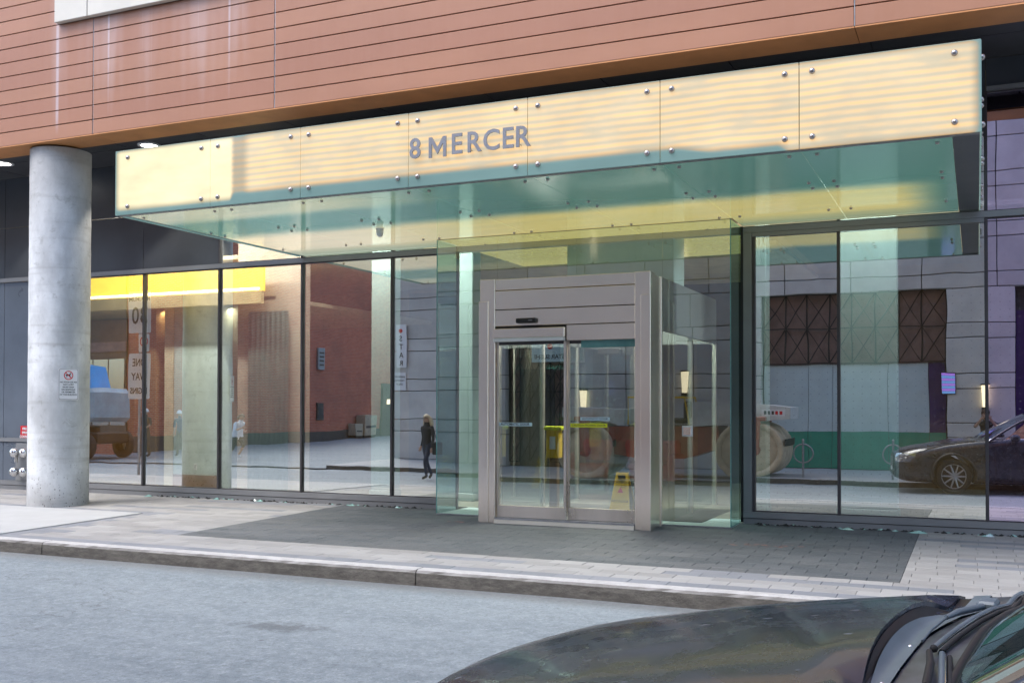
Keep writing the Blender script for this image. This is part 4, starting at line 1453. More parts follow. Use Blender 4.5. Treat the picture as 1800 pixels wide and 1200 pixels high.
for s in (-1, 1):
    for wx in WX:
        # arch liner and cladding
        arcp = [(wx + .43 * math.cos(t), s * .925, .36 + .43 * math.sin(t)) for t in [PI * (-.06 + 1.12 * k / 16) for k in range(17)]]
        MB().tube(arcp, .028, 6).build('arch_trim', M['trim'], car)
        wh = MB().lathe((wx, s * .80, .355), [(.22, -.11), (.33, -.11), (.352, -.08), (.357, -.03), (.357, .03), (.352, .08), (.33, .11), (.25, .115), (.245, .10)], 36, 'Y')
        wheel = wh.build('wheel', M['rubber'], car)
        rim = MB().lathe((wx, s * (.80 + .09), .355), [(.245, .0), (.235, .012), (.225, -.02)], 36, 'Y')
        for k in range(10):
            a = 2 * PI * k / 10
            c_, s_ = math.cos(a), math.sin(a)
            rim.tube([(wx + .03 * c_, s * .895, .355 + .03 * s_), (wx + .23 * c_, s * .898, .355 + .23 * s_)], [.024, .015], 5)
        rim.disc((wx, s * .895, .355), (0, 1, 0), .05, .03, 16)
        rim.build('rim', M['alloy'], wheel)
        MB().disc((wx, s * .83, .355), (0, 1, 0), .24, .01, 24).build('brake_disc', M['trim'], wheel)
# bonnet
def arcx(y): return 1.31 + .09 * (abs(y) / .86) ** 2.2
def sheet(x0f, x1f, ys_, dz, nx=14, edge=0):
    rows = []
    for y in ys_:
        a, b = x0f(y), x1f(y)
        rows.append([(a + (b - a) * i / nx, y, ztop(a + (b - a) * i / nx, y) + dz) for i in range(nx + 1)])
    return MB().grid(rows)
ysb = [-.80 + 1.6 * k / 28 for k in range(29)]
hood = sheet(lambda y: .07 + .09 * (abs(y) / .8) ** 3, arcx, ysb, .016, 18)
hood.add([(arcx(y), y, ztop(arcx(y), y) + .016) for y in ysb] + [(arcx(y), y, ztop(arcx(y), y) - .0) for y in ysb], [(k, k + 1, 30 + k, 29 + k) for k in range(28)])
hood.build('bonnet', M['paint'], car)
sheet(lambda y: arcx(y) + .002, lambda y: arcx(y) + .008 + .036 * (y + .8) / 1.6, ysb, .003, 2).build('bonnet_gap', M['black'], car)
scb = lambda y: 1.54 + .07 * max(y, 0)
lowc = lambda y: 1.40 + .10 * max(y, 0)
gapb = lambda y: arcx(y) + .010 + .036 * (y + .8) / 1.6
ysc = [-.84 + 1.66 * k / 26 for k in range(27)]
sheet(gapb, lowc, [y for y in ysc if y < .40] + [.405], .012, 6).build('cowl_panel', M['cowl'], car)
sheet(gapb, lowc, [.417] + [y for y in ysc if y > .42], .010, 6).build('cowl_panel', M['cowl'], car)
sheet(lambda y: lowc(y) + .002, lambda y: scb(y) + .03, ysc, .004, 4).build('cowl_grille', M['cowl_low'], car)
MB().add([(gapb(.41), .406, ztop(1.38, .41) + .0145), (lowc(.41), .400, ztop(1.44, .41) + .0145), (lowc(.41), .418, ztop(1.44, .41) + .0145), (gapb(.41), .426, ztop(1.38, .41) + .0145)], [(0, 1, 2, 3)]).build('cowl_joint', M['black'], car)
# windscreen, roof, glasshouse
def glassrow(t, y0):
    pass
rows = []
for j in range(9):
    t = j / 8
    row = []
    for k in range(25):
        u = -1 + 2 * k / 24
        yb, yt = .87 * u, .64 * u
        xb, xt = scb(yb) + .0, 2.42 + .10 * u * u
        zb_, zt_ = ztop(scb(yb), yb) + .012, 1.58 - .05 * u * u
        row.append((xb + (xt - xb) * t, yb + (yt - yb) * t, zb_ + (zt_ - zb_) * t + .05 * math.sin(PI * t)))
    rows.append(row)
MB().grid(rows).build('windscreen', M['screen'], car)
MB().tube([rows[0][k] for k in range(25)], .012, 6).build('windscreen_seal', M['trim'], car)
for s in (0, -1):
    MB().tube([r[s] for r in rows], .024, 8).build('pillar', M['paint'], car)
rr = []
for j in range(11):
    x = 2.42 + (3.95 - 2.42) * j / 10
    rr.append([(x + .10 * u * u * (1 - j / 10), .64 * u, 1.575 + .04 * math.sin(PI * min(1, j / 10 + .15)) - .055 * u * u - .05 * (j / 10) ** 3) for u in [-1 + 2 * k / 12 for k in range(13)]])
MB().grid(rr).build('roof', M['paint'], car)
MB().grid([rr[-1], [(4.40, .70 * u, 1.17 - .03 * u * u) for u in [-1 + 2 * k / 12 for k in range(13)]]]).build('rear_window', M['sideglass'], car)
for s in (-1, 1):
    top = [(2.50, s * .635, 1.51), (3.1, s * .64, 1.56), (3.95, s * .635, 1.50)]
    bot = [(1.92, s * .80, 1.06), (3.1, s * .86, 1.10), (4.35, s * .74, 1.13)]
    MB().grid([[top[0], top[1]], [bot[0], bot[1]]]).build('side_window', M['sideglass'], car)
    MB().grid([[top[1], top[2]], [bot[1], bot[2]]]).build('side_window', M['sideglass'], car)
    MB().tube(bot, .02, 6).build('waist_trim', M['chrome'] if s > 0 else M['trim'], car)
    MB().tube([top[1], bot[1]], .03, 6).build('pillar', M['trim'], car)
    MB().tube([top[2], bot[2]], .05, 6).build('pillar', M['paint'], car)
    MB().tube(top, .03, 6).build('roof_rail', M['paint'], car)
    mr = MB().cbox(2.02, 2.20, s * .99 - .10, s * .99 + .10, 1.04, 1.18, .04).build('door_mirror', M['paint'], car)
    MB().box(2.06, 2.12, s * .90 - .05, s * .90 + .05, .99, 1.03).build('mirror_arm', M['trim'], mr)
    MB().box(1.60, 3.1, s * .931 - .002, s * .931 + .002, .25, .262).build('sill_line', M['trim'], car)
    for x0 in (1.75, 2.85):
        MB().box(x0, x0 + .008, s * .9275 - .002, s * .9275 + .002, .30, .9).build('door_gap', M['black'], car)
        MB().cbox(x0 + .80, x0 + .98, s * .94 - .012, s * .94 + .012, .84, .865, .006).build('door_handle', M['paint'], car)
    hl = MB()
    pts = [(.02, s * .50, .70), (.02, s * .66, .70), (.10, s * .80, .71), (.30, s * .868, .73), (.32, s * .86, .80), (.12, s * .78, .80), (.04, s * .66, .79), (.01, s * .50, .77)]
    q = MB()
    q.add([(p[0] - .02, p[1] + s * .008, p[2]) for p in pts], [tuple(range(8))])
    h_ = q.build('headlight', M['headlamp'], car)
    MB().dome((.09, s * .72, .75), (-.7, s * .5, 0), .035, 10, 4).build('bulb_reflector', M['chrome'], h_)
# grille and bumper
gr_ = MB().cbox(-.012, .01, -.46, .46, .48, .74, .006).build('grille', M['black'], car)
for k in range(6):
    MB().box(-.018, -.011, -.44, .44, .51 + k * .036, .518 + k * .036).build('grille_bar', M['galv'], gr_)
MB().cbox(-.02, .04, -.60, .60, .36, .44, .01).build('bumper_trim', M['trim'], car)
MB().cbox(-.018, -.008, -.16, .16, .42, .50, .003).build('number_plate', M['white'], car)
# wipers
def wsurf(y, t):
    # point on the windscreen a fraction t up at car y
    k = (y / .76 + 1) / 2 * 24
    k = max(0, min(24, k))
    i = int(min(23, k)); f = k - i
    j = t * 8; jj = int(min(7, j)); g = j - jj
    P4 = [Vector(rows[jj][i]), Vector(rows[jj][i + 1]), Vector(rows[jj + 1][i]), Vector(rows[jj + 1][i + 1])]
    return P4[0].lerp(P4[1], f).lerp(P4[2].lerp(P4[3], f), g)
def onbody(x, y, dz): return Vector((x, y, ztop(x, y) + dz))
w1 = MB().tube([onbody(1.49, .44, .034), onbody(1.44, .28, .034), onbody(1.42, .18, .03)], [.011, .011, .007], 8)
w1.tube([onbody(1.42, .18, .03), onbody(1.41, -.02, .026), onbody(1.408, -.14, .02)], [.0045, .0045, .004], 6)
w1o = w1.build('wiper', M['cowl'], car)
q = MB().cbox(-.03, .03, -.05, .05, -.012, .016, .008)
q.v = [tuple(Vector((v[0], v[1], v[2])) + onbody(1.50, .48, .036)) for v in q.v]
q.build('wiper_cap', M['cowl'], w1o)
def blade(y0, y1, x0, x1, par, dx=0):
    pts = [onbody(x0 + (x1 - x0) * k / 10 + dx, y0 + (y1 - y0) * k / 10, .022 + .006 * math.sin(PI * k / 10)) for k in range(11)]
    o = MB().tube(pts, .0085, 8).build('wiper_blade', M['cowl'], par)
    MB().tube([p + Vector((.018, 0, -.006)) for p in pts], .007, 6).build('rubber_strip', M['rubber'], par)
    MB().tube([p + Vector((.008, 0, .002)) for p in pts], .003, 5).build('spine', M['chrome'], o)
    MB().dome(pts[0], pts[0] - pts[1], .011, 8, 3, 1).build('end_cap', M['rubber'], o)
blade(-.24, .80, 1.455, 1.568, w1o)
w2 = MB().tube([onbody(1.455, -.31, .03), onbody(1.48, -.44, .036), onbody(1.50, -.62, .036)], [.008, .010, .010], 8).build('wiper', M['trim'], car)
blade(-.30, -.62, 1.47, 1.52, w2, .015)
for y in (-.52, -.16):
    MB().dome(onbody(1.38, y, .010), (0, 0, 1), .008, 8, 3).build('washer_jet', M['chrome'], car)
# interior: dashboard, paper on it, seats
dash = sheet(lambda y: scb(y) + .06, lambda y: 2.25, [-.70 + 1.4 * k / 14 for k in range(15)], -.02, 4)
dash.build('dashboard', M['trim'], car)
MB().add([(1.70, .13, 1.10), (1.93, .09, 1.10), (1.97, .33, 1.10), (1.74, .37, 1.10)], [(0, 1, 2, 3)]).build('paper_slip', M['white'], car)
dv = MB()
for k in range(6): dv.box(1.72 + k * .03, 1.735 + k * .03, -.40, -.14, 1.095, 1.102)
dv.build('dash_vent', M['galv'], car)
for y in (-.38, .38):
    MB().cbox(2.9, 3.05, y - .24, y + .24, .7, 1.25, .05).build('seat', M['int_dark'], car)
    MB().cbox(2.92, 3.02, y - .13, y + .13, 1.27, 1.45, .04).build('headrest', M['int_dark'], car)
MB().tube([(2.35, -.38 + .17 * math.cos(t), 1.0 + .17 * math.sin(t)) for t in [2 * PI * k / 20 for k in range(21)]], .014, 6).build('steering_wheel', M['trim'], car)
for ch in list(car.children):
    kids = list(ch.children) + [ch]
    for o_ in kids:
        if o_.type != 'MESH' or o_.data.get('nosed'): continue
        ox = WP[o_.name].x
        if o_.name.split('.')[0] in ('wheel', 'rim', 'brake_disc', 'arch_trim'): continue
        o_.data['nosed'] = 1
        for v_ in o_.data.vertices:
            X_ = ox + v_.co.x
            if X_ < .5: v_.co.x -= .15 * (1 - max(X_, -.1) / .5) ** 1.3
CARX, CARY, CARZ, CARA = -1.67, -11.277, -.292, -.13
car.scale = (1.10, 1.10, 1.155)
car.location = (CARX, CARY, CARZ)
car.rotation_euler = (0, 0, CARA)

# ================================================================== ACROSS THE STREET (seen in the facade glass)
FYB = -16.7
sb_ = empty('stone_building', (-8, FYB, 0), 'pale limestone block building across the street, mirrored in the facade glass', 'building')
MB().box(-18.8, 16, FYB - 6, FYB - .36, -.3, 11.5).build('wall', M['stone_dark'], sb_)
opens = [(-13.25, -11.2, -.1, 4.3), (-5.91, -.76, -.1, 5.06), (.98, 5.5, -.1, 4.4)]
# courses: alternating tall and narrow
zc_ = [-.15]
while zc_[-1] < 11.4:
    zc_.append(zc_[-1] + (.98 if len(zc_) % 2 else .42))
nblk = 0
meshes = {}
def block(x0, x1, z0, z1):
    global nblk
    key = (round(x1 - x0, 2), round(z1 - z0, 2))
    c = Vector(((x0 + x1) / 2, FYB - .17 + random.uniform(-.006, .006), (z0 + z1) / 2))
    if key not in meshes:
        o = MB().cbox(x0 + .012, x1 - .012, FYB - .34, FYB, z0 + .012, z1 - .012, .012).build('stone_block', M['stone'], sb_)
        meshes[key] = o
        place(o, c, sb_)
    else:
        inst(meshes[key], 'stone_block', c, sb_)
    nblk += 1
for r, (z0, z1) in enumerate(zip(zc_[:-1], zc_[1:])):
    # spans left after openings
    spans = [(-18.8, 16.0)]
    for a, b, oz0, oz1 in opens:
        if z0 < oz1 - .3:
            ns = []
            for p, q_ in spans:
                if a > p and b < q_: ns += [(p, a), (b, q_)]
                else: ns.append((p, q_))
            spans = ns
    for p, q_ in spans:
        n_ = max(1, round((q_ - p) / (1.9 if z1 - z0 > .6 else 1.9)))
        wd_ = (q_ - p) / n_
        offs = 0
        for i in range(n_):
            block(p + i * wd_, p + (i + 1) * wd_, z0, z1)
MB().box(-18.9, 16, FYB - .4, FYB + .12, 11.42, 11.7).build('cornice', M['stone'], sb_)
MB().box(-18.9, 16, FYB - .4, FYB + .04, 6.6, 6.75).build('string_course', M['stone'], sb_) if False else None
def lattice(x0, x1, z0, z1, par, step=.62, y=FYB - .22):
    fr = MB()
    for z in (z0, (z0 + z1) / 2, z1): fr.box(x0, x1, y - .02, y + .02, z - .015, z + .015)
    n_ = max(1, round((x1 - x0) / step))
    w_ = (x1 - x0) / n_
    m_ = max(1, round((z1 - z0) / (w_ * 1.9)))
    h_ = (z1 - z0) / m_
    for i in range(n_):
        xa, xb = x0 + i * w_, x0 + (i + 1) * w_
        fr.tube([(xa, y, z0), (xa, y, z1)], .022, 4)
        for j in range(m_):
            za, zb_ = z0 + j * h_, z0 + (j + 1) * h_
            fr.tube([(xa, y, za), (xb, y, zb_)], .016, 4)
            fr.tube([(xb, y, za), (xa, y, zb_)], .01, 4)
    fr.tube([(x1, y, z0), (x1, y, z1)], .014, 4)
    return fr.build('lattice', M['iron'], par)
# hoarding in the wide opening
ho = empty('hoarding', (-3.3, FYB - .25, 0), 'pale grey and green painted hoarding closing the wide opening across the street', 'hoarding')
pan = [-5.88, -4.6, -3.9, -2.35, -1.25, -.79]
for a, b in zip(pan[:-1], pan[1:]):
    dark = b > -1.0
    MB().box(a + .006, b - .006, FYB - .30, FYB - .26, .96, 2.94).build('grey_panel', M['violet'] if dark else M['hoard'], ho)
    MB().box(a + .006, b - .006, FYB - .30, FYB - .255, -.13, .955).build('green_panel', M['green'], ho)
MB().box(-5.9, -.77, FYB - .35, FYB - .31, 2.95, 5.06).build('transom_panel', M['lattice_back'], sb_)
lattice(-5.9, -.77, 2.98, 5.03, sb_)
MB().box(-13.23, -11.22, FYB - .35, FYB - .31, -.12, 4.3).build('shutter', M['lattice_back'], sb_)
lattice(-13.23, -11.22, .0, 4.28, sb_, .34)
MB().box(-12.9, -11.75, FYB - .30, FYB - .24, -.12, 2.85).build('dark_door', M['int_dark'], sb_)
bn = MB().box(-12.45, -11.3, FYB - .16, FYB - .12, 3.05, 3.75).build('name_board', M['palesticker'], sb_)
text('STAR SUSHI', .19, M['ink'], (-11.87, FYB - .117, 3.2), bn, rot=(PI / 2, 0, PI), ext=.002, fat=.002)
WP[bn.name] = WP[bn.name]
MB().disc((-11.87, FYB - .115, 3.52), (0, 1, 0), .09, .006, 16).build('board_emblem', M['red'], bn)
MB().box(1.0, 5.48, FYB - .35, FYB - .31, -.12, 4.4).build('shopfront', M['violet'], sb_)
for x in (2.4, 3.9): MB().box(x, x + .08, FYB - .30, FYB - .2, -.12, 4.4).build('shopfront_mullion', M['iron'], sb_)
M['glow_a'] = mat('screen glow violet', (.1, .05, .3), .4, emit=(.5, .25, .9), es=.28)
M['glow_b'] = mat('screen glow blue', (.05, .1, .3), .4, emit=(.2, .45, .9), es=.28)
scr = empty('lit_screen', (-.72, FYB, 2.4), 'small purple and blue lit screen on the stone pier beside the hoarding', 'screen')
MB().cbox(-.90, -.53, FYB - .01, FYB + .05, 2.08, 2.68, .01).build('case', M['black'], scr)
for k in range(8):
    MB().box(-.88, -.55, FYB + .05, FYB + .054, 2.10 + k * .07, 2.165 + k * .07).build('display_row', M['glow_a'] if k % 2 else M['glow_b'], scr)
# wall lamps
def wall_lamp(x, z, lab):
    o = empty('wall_lamp', (x, FYB, z), lab, 'lamp', 'wall lamps on the stone building')
    MB().prism([(x - .06, z), (x + .06, z), (x + .10, z + .62), (x - .10, z + .62)], FYB + .02, FYB + .14).build('lit_shade', M['warmlamp'], o)
    MB().cbox(x - .09, x + .09, FYB, FYB + .16, z - .10, z - .01, .01).build('bracket', M['iron'], o)
    MB().cbox(x - .12, x + .12, FYB, FYB + .16, z + .625, z + .66, .01).build('cap', M['iron'], o)
wall_lamp(.22, 1.7, 'lit tapered wall lamp on the stone pier right of the hoarding')
wall_lamp(-10.75, 1.55, 'lit tapered wall lamp beside the dark latticed doorway')
wall_lamp(-7.9, 2.1, 'lit tapered wall lamp left of the hoarded opening, above the road roller')
# vertical banner and parking notice near the corner
bnn = empty('vertical_banner', (-18.35, FYB, 3.8), 'narrow white vertical banner reading STAR near the stone corner', 'banner')
MB().cbox(-18.59, -18.19, FYB + .06, FYB + .09, 3.06, 4.55, .008).build('banner_cloth', M['white'], bnn)
for i, ch in enumerate('STAR'):
    text(ch, .25, M['ink'], (-18.39, FYB + .093, 4.05 - i * .28), bnn, rot=(PI / 2, 0, PI), ext=.001, fat=.004, name='letter')
MB().disc((-18.39, FYB + .094, 4.32), (0, 1, 0), .075, .006, 16).build('red_emblem', M['red'], bnn)
for z in (3.1, 4.5): MB().tube([(-18.39, FYB, z), (-18.39, FYB + .07, z)], .02, 8).build('bracket', M['galv'], bnn)
pn = empty('parking_notice', (-18.5, FYB, 2.57), 'square white parking notice on the stone wall under the banner', 'sign')
MB().cbox(-18.78, -18.25, FYB + .02, FYB + .04, 2.25, 2.88, .006).build('plate', M['white'], pn)
for i, t_ in enumerate(('RESERVED', 'PARKING', 'ONLY')):
    text(t_, .10, M['ink'], (-18.51, FYB + .042, 2.72 - i * .13), pn, rot=(PI / 2, 0, PI), ext=.001, fat=.001)

# brick building round the corner
bk = empty('brick_building', (-31, -30, 0), 'dark red brick building on the far side of the side street, mirrored in the glass', 'building')
MB().box(-52, -31, -62, -17, -.3, 13).build('wall', M['brick'], bk)
MB().box(-31, -30.94, -62, -17, -.3, .45).build('base_course', M['int_dark'], bk)
MB().box(-52.2, -30.9, -62.2, -16.8, 13, 13.25).build('coping', M['stone'], bk)
def wallbit(name, m, y0, y1, z0, z1, d=.12): return MB().cbox(-31.0, -31 + d, y0, y1, z0, z1, .01).build(name, m, bk)
v_ = wallbit('wall_vent', M['galv'], -30.2, -29.6, 3.6, 4.7)
for k in range(4): MB().box(-30.9, -30.86, -30.1, -29.7, 3.8 + k * .2, 3.88 + k * .2).build('louvre', M['int_dark'], v_)
wallbit('dark_cabinet', M['int_dark'], -30.2, -29.6, 1.0, 1.9)
dw = wallbit('doorway', M['int_dark'], -37.0, -35.9, -.1, 3.0, .15)
MB().cbox(-30.85, -30.7, -36.5, -36.35, 1.85, 2.1, .02).build('door_lamp', M['warmlamp'], dw)
MB().add([(-18.8, -22.8, -.3), (-18.8, -60, -.3), (-18.8, -60, 11), (-18.8, -22.8, 11)], [(0, 1, 2, 3)])
for (a, b, lab) in ((-34.6, -33.4, 'larger beige utility cabinet against the brick wall'), (-33.2, -32.5, 'smaller beige utility cabinet nearer the corner of the brick wall')):
    h = 1.25 if b - a > 1 else .8
    o = empty('utility_cabinet', (-30.6, (a + b) / 2, 0), lab, 'cabinet', 'utility cabinets on the brick wall')
    MB().cbox(-30.93, -30.4, a, b, .12, h, .02).build('case', M['cardboard'], o)
    MB().box(-30.398, -30.392, a + .1, b - .1, h * .45, h * .55).build('label_strip', M['ink'], o)
    MB().box(-30.9, -30.45, a + .05, b - .05, -.02, .12).build('feet', M['iron'], o)
rb = empty('rear_building', (-25, -62, 0), 'tall pale building closing the end of the side street', 'building')
MB().box(-34, 10, -66, -62.3, -.3, 16).build('wall', M['cream'], rb)
for r in range(4):
    for c in range(6):
        o = MB().box(-31 + c * 2.2, -29.8 + c * 2.2, -62.3, -62.22, 2 + r * 3.3, 3.9 + r * 3.3).build('window', M['sideglass'], rb)

# dark glazed bays added to the brick building to darken its reflection
for k in range(7):
    xa = -31.4 - k * 2.8
    o = MB().box(xa - 2.7, xa, -17.0, -16.93, .5, 8.6).build('added_dark_bay', M['bay_dark'], bk)
    for j in range(3):
        MB().box(xa - 2.6 + j * .87, xa - 1.80 + j * .87, -16.93, -16.91, .9, 3.6).build('pane', M['sideglass'], o)
    MB().box(xa - 2.7, xa, -16.93, -16.88, 3.9, 4.3).build('fascia_band', M['lattice_back'], o)

# ---- people
def figure(name, label, J, colors, loc, rz, hair=None, extra=None, scale=1.0):
    """J: joints {name:(x,y,z,r)}; one skinned continuous body; material picked by nearest bone"""
    root = empty(name, (0, 0, 0), label, 'person')
    names = list(J)
    idx = {k: i for i, k in enumerate(names)}
    edges = [('pelvis', 'waist'), ('waist', 'chest'), ('chest', 'neck'), ('neck', 'head'), ('head', 'crown')]
    for s in 'lr':
        edges += [('chest', 'sh' + s), ('sh' + s, 'el' + s), ('el' + s, 'wr' + s), ('wr' + s, 'ha' + s),
                  ('pelvis', 'hip' + s), ('hip' + s, 'kn' + s), ('kn' + s, 'an' + s), ('an' + s, 'toe' + s)]
    vs = [Vector(J[k][:3]) for k in names]
    rad = [J[k][3] for k in names]
    kinds = []
    for a, b in edges:
        kinds.append((a, b))
    # fingers: short chains rooted in the palm
    fedges = []
    for s in 'lr':
        w_, h_ = Vector(J['wr' + s][:3]), Vector(J['ha' + s][:3])
        d = (h_ - w_).normalized()
        side = d.cross(Vector((0, 1, 0)))
        if side.length < .1: side = d.cross(Vector((1, 0, 0)))
        side.normalize()
        for k, (o_, ln, sp) in enumerate(((-.030, .070, -.02), (-.010, .082, -.005), (.010, .078, .005), (.030, .062, .02), (.036, .05, .045))):
            base_ = h_ + side * o_ * (1 if k < 4 else 1) - d * (.0 if k < 4 else .045)
            p1 = base_ + d * ln * .55 + side * sp * .6
            p2 = base_ + d * ln + side * sp + Vector((0, -.012, 0))
            i0 = len(vs)
            vs += [p1, p2]; rad += [.0095, .008]
            fedges += [(idx['ha' + s], i0), (i0, i0 + 1)]
    me = bpy.data.meshes.new('body')
    me.from_pydata(vs, [(idx[a], idx[b]) for a, b in edges] + fedges, [])
    o = bpy.data.objects.new('body', me)
    COL.objects.link(o)
    sk = o.modifiers.new('skin', 'SKIN')
    sk.use_smooth_shade = True
    sv = me.skin_vertices[0].data
    for i, r in enumerate(rad):
        sv[i].radius = (r, r * (.72 if names[i] in ('chest', 'waist', 'pelvis') else 1)) if i < len(names) else (r, r)
    sv[idx['pelvis']].use_root = True
    ss = o.modifiers.new('sub', 'SUBSURF'); ss.levels = 2; ss.render_levels = 2
    bpy.context.view_layer.update()
    nm = bpy.data.meshes.new_from_object(o.evaluated_get(bpy.context.evaluated_depsgraph_get()))
    o.modifiers.clear()
    o.data = nm
    bpy.data.meshes.remove(me)
    nm.materials.clear()
    mats = list(dict.fromkeys(colors.values()))
    for m in mats: nm.materials.append(m)
    def region(a, b):
        if a in ('pelvis', 'waist') and b in ('waist', 'chest'): return 'top'
        if a == 'chest' and b.startswith('sh'): return 'top'
        if b in ('neck',): return 'top'
        if b in ('head', 'crown'): return 'skin'
        if a.startswith('sh'): return 'sleeve'
        if a.startswith('el'): return 'forearm'
        if a.startswith('wr'): return 'skin'
        if a == 'pelvis': return 'hips'
        if a.startswith('hip'): return 'thigh'
        if a.startswith('kn'): return 'shin'
        return 'shoe'
    segs = [(Vector(J[a][:3]), Vector(J[b][:3]), region(a, b), (J[a][3] + J[b][3]) / 2) for a, b in edges]
    for f in nm.polygons:
        c = f.center
        best, bd = 'top', 9
        for p, q_, rg, rr_ in segs:
            d = q_ - p
            t = max(0, min(1, (c - p).dot(d) / max(d.length_squared, 1e-6)))
            dist = (c - (p + d * t)).length - rr_ * .9
            if dist < bd: bd, best = dist, rg
        f.material_index = mats.index(colors[best])
        f.use_smooth = True
    place(o, (0, 0, 0), root)
    hd = Vector(J['head'][:3])
    # face: nose, eyes, mouth, ears face -Y in figure space
    fc = MB()
    fc.tube([hd + Vector((0, -.088, .015)), hd + Vector((0, -.112, -.018)), hd + Vector((0, -.092, -.028))], [.008, .014, .006], 6)
    for s in (-1, 1): fc.dome(hd + Vector((s * .084, 0, 0)), (s, 0, 0), .026, 8, 3, .5)
    fc.build('nose_and_ears', colors['skin'], root)
    ey = MB()
    for s in (-1, 1): ey.dome(hd + Vector((s * .034, -.086, .022)), (0, -1, 0), .011, 8, 3, .6)
    ey.build('eyes', M['ink'], root)
    MB().cbox(hd.x - .024, hd.x + .024, hd.y - .096, hd.y - .085, hd.z - .058, hd.z - .048, .003).build('mouth', M['int_wood'], root)
    if hair: hair(root, hd)
    if extra: extra(root, J)
    root.location = loc
    root.rotation_euler = (0, 0, rz)
    root.scale = (scale,) * 3
    return root

def base_pose(**k):
    J = dict(pelvis=(0, 0, .93, .135), waist=(0, 0, 1.08, .125), chest=(0, 0, 1.30, .15), neck=(0, 0, 1.47, .055), head=(0, -.01, 1.60, .092), crown=(0, 0, 1.67, .075),
             shl=(-.18, 0, 1.40, .062), ell=(-.24, .02, 1.12, .046), wrl=(-.25, -.04, .88, .032), hal=(-.25, -.06, .80, .034),
             shr=(.18, 0, 1.40, .062), elr=(.24, .02, 1.12, .046), wrr=(.25, -.04, .88, .032), har=(.25, -.06, .80, .034),
             hipl=(-.10, 0, .88, .095), knl=(-.11, -.01, .49, .062), anl=(-.12, .02, .09, .045), toel=(-.13, -.15, .035, .038),
             hipr=(.10, 0, .88, .095), knr=(.11, -.01, .49, .062), anr=(.12, .02, .09, .045), toer=(.13, -.15, .035, .038))
    J.update(k)
    return J
def cap_hair(m, back=.0, drop=.05):
    def f(root, hd):
        q = MB()
        n_, m_ = 18, 9
        rows = []
        for j in range(m_ + 1):
            t = j / m_ * PI * .58
            row = []
            for k in range(n_ + 1):
                u = 2 * PI * k / n_
                # hair lower at the back (+Y)
                tt = t * (1.25 if math.sin(u) > -.3 else .72)
                r = .106 + back * max(0, math.sin(u)) * math.sin(tt)
                row.append(hd + Vector((r * math.sin(tt) * math.cos(u), .01 + r * 1.08 * math.sin(tt) * math.sin(u), .035 + .108 * math.cos(tt) * 1.05 - drop * max(0, math.sin(u)) * (j / m_))))
            rows.append(row)
        q.grid(rows)
        q.build('hair', m, root)
    return f
blonde = mat('blonde hair', (.62, .50, .32), .5, var=.2, vs=25)
brownh = mat('brown hair', (.10, .055, .03), .5)
wht, blk = cloth('white cotton', (.72, .74, .78)), cloth('black cloth', (.018, .018, .02))
jean, brn, nvy = cloth('dark denim', (.035, .045, .08)), cloth('brown work trousers', (.10, .085, .07)), cloth('navy shirt', (.05, .07, .16))
gsh = cloth('dark green shorts', (.05, .07, .06))
def cset(top, sleeve, forearm, hips, thigh, shin, shoe): return dict(skin=SK, top=top, sleeve=sleeve, forearm=forearm, hips=hips, thigh=thigh, shin=shin, shoe=shoe)
def bag_extra(root, J):
    MB().cbox(-.42, -.30, -.10, .22, .68, 1.02, .03).build('shoulder_bag', blk, root)
    MB().tube([(-.36, .06, 1.0), (-.22, .02, 1.42), (-.17, 0, 1.45)], .012, 6).build('bag_strap', blk, root)
def long_hair(root, hd):
    cap_hair(blonde, .05, .12)(root, hd)
    q = MB()
    for k in range(9):
        a = PI * (.02 + .96 * k / 8)
        x, y = .10 * math.cos(a), .03 + .09 * math.sin(a)
        q.tube([hd + Vector((x, y, .04)), hd + Vector((x * 1.25, y * 1.2, -.10)), hd + Vector((x * 1.2, y * 1.3, -.24))], [.04, .045, .02], 7)
    q.build('hair_lengths', blonde, root)
# blonde walker in black, mid stride, back to the facade
figure('person', 'blonde woman in black carrying a dark shoulder bag, walking along the road', base_pose(
    knl=(-.10, -.18, .50, .06), anl=(-.11, -.12, .10, .045), toel=(-.12, -.29, .05, .038), knr=(.10, .06, .50, .06), anr=(.11, .28, .13, .045), toer=(.11, .16, .03, .038),
    elr=(.25, .10, 1.13, .042), wrr=(.26, .02, .90, .03), har=(.26, -.02, .82, .033)), cset(blk, blk, blk, jean, jean, jean, blk), (-13.3, -9.2, -.26), R(200), long_hair, bag_extra, .99)
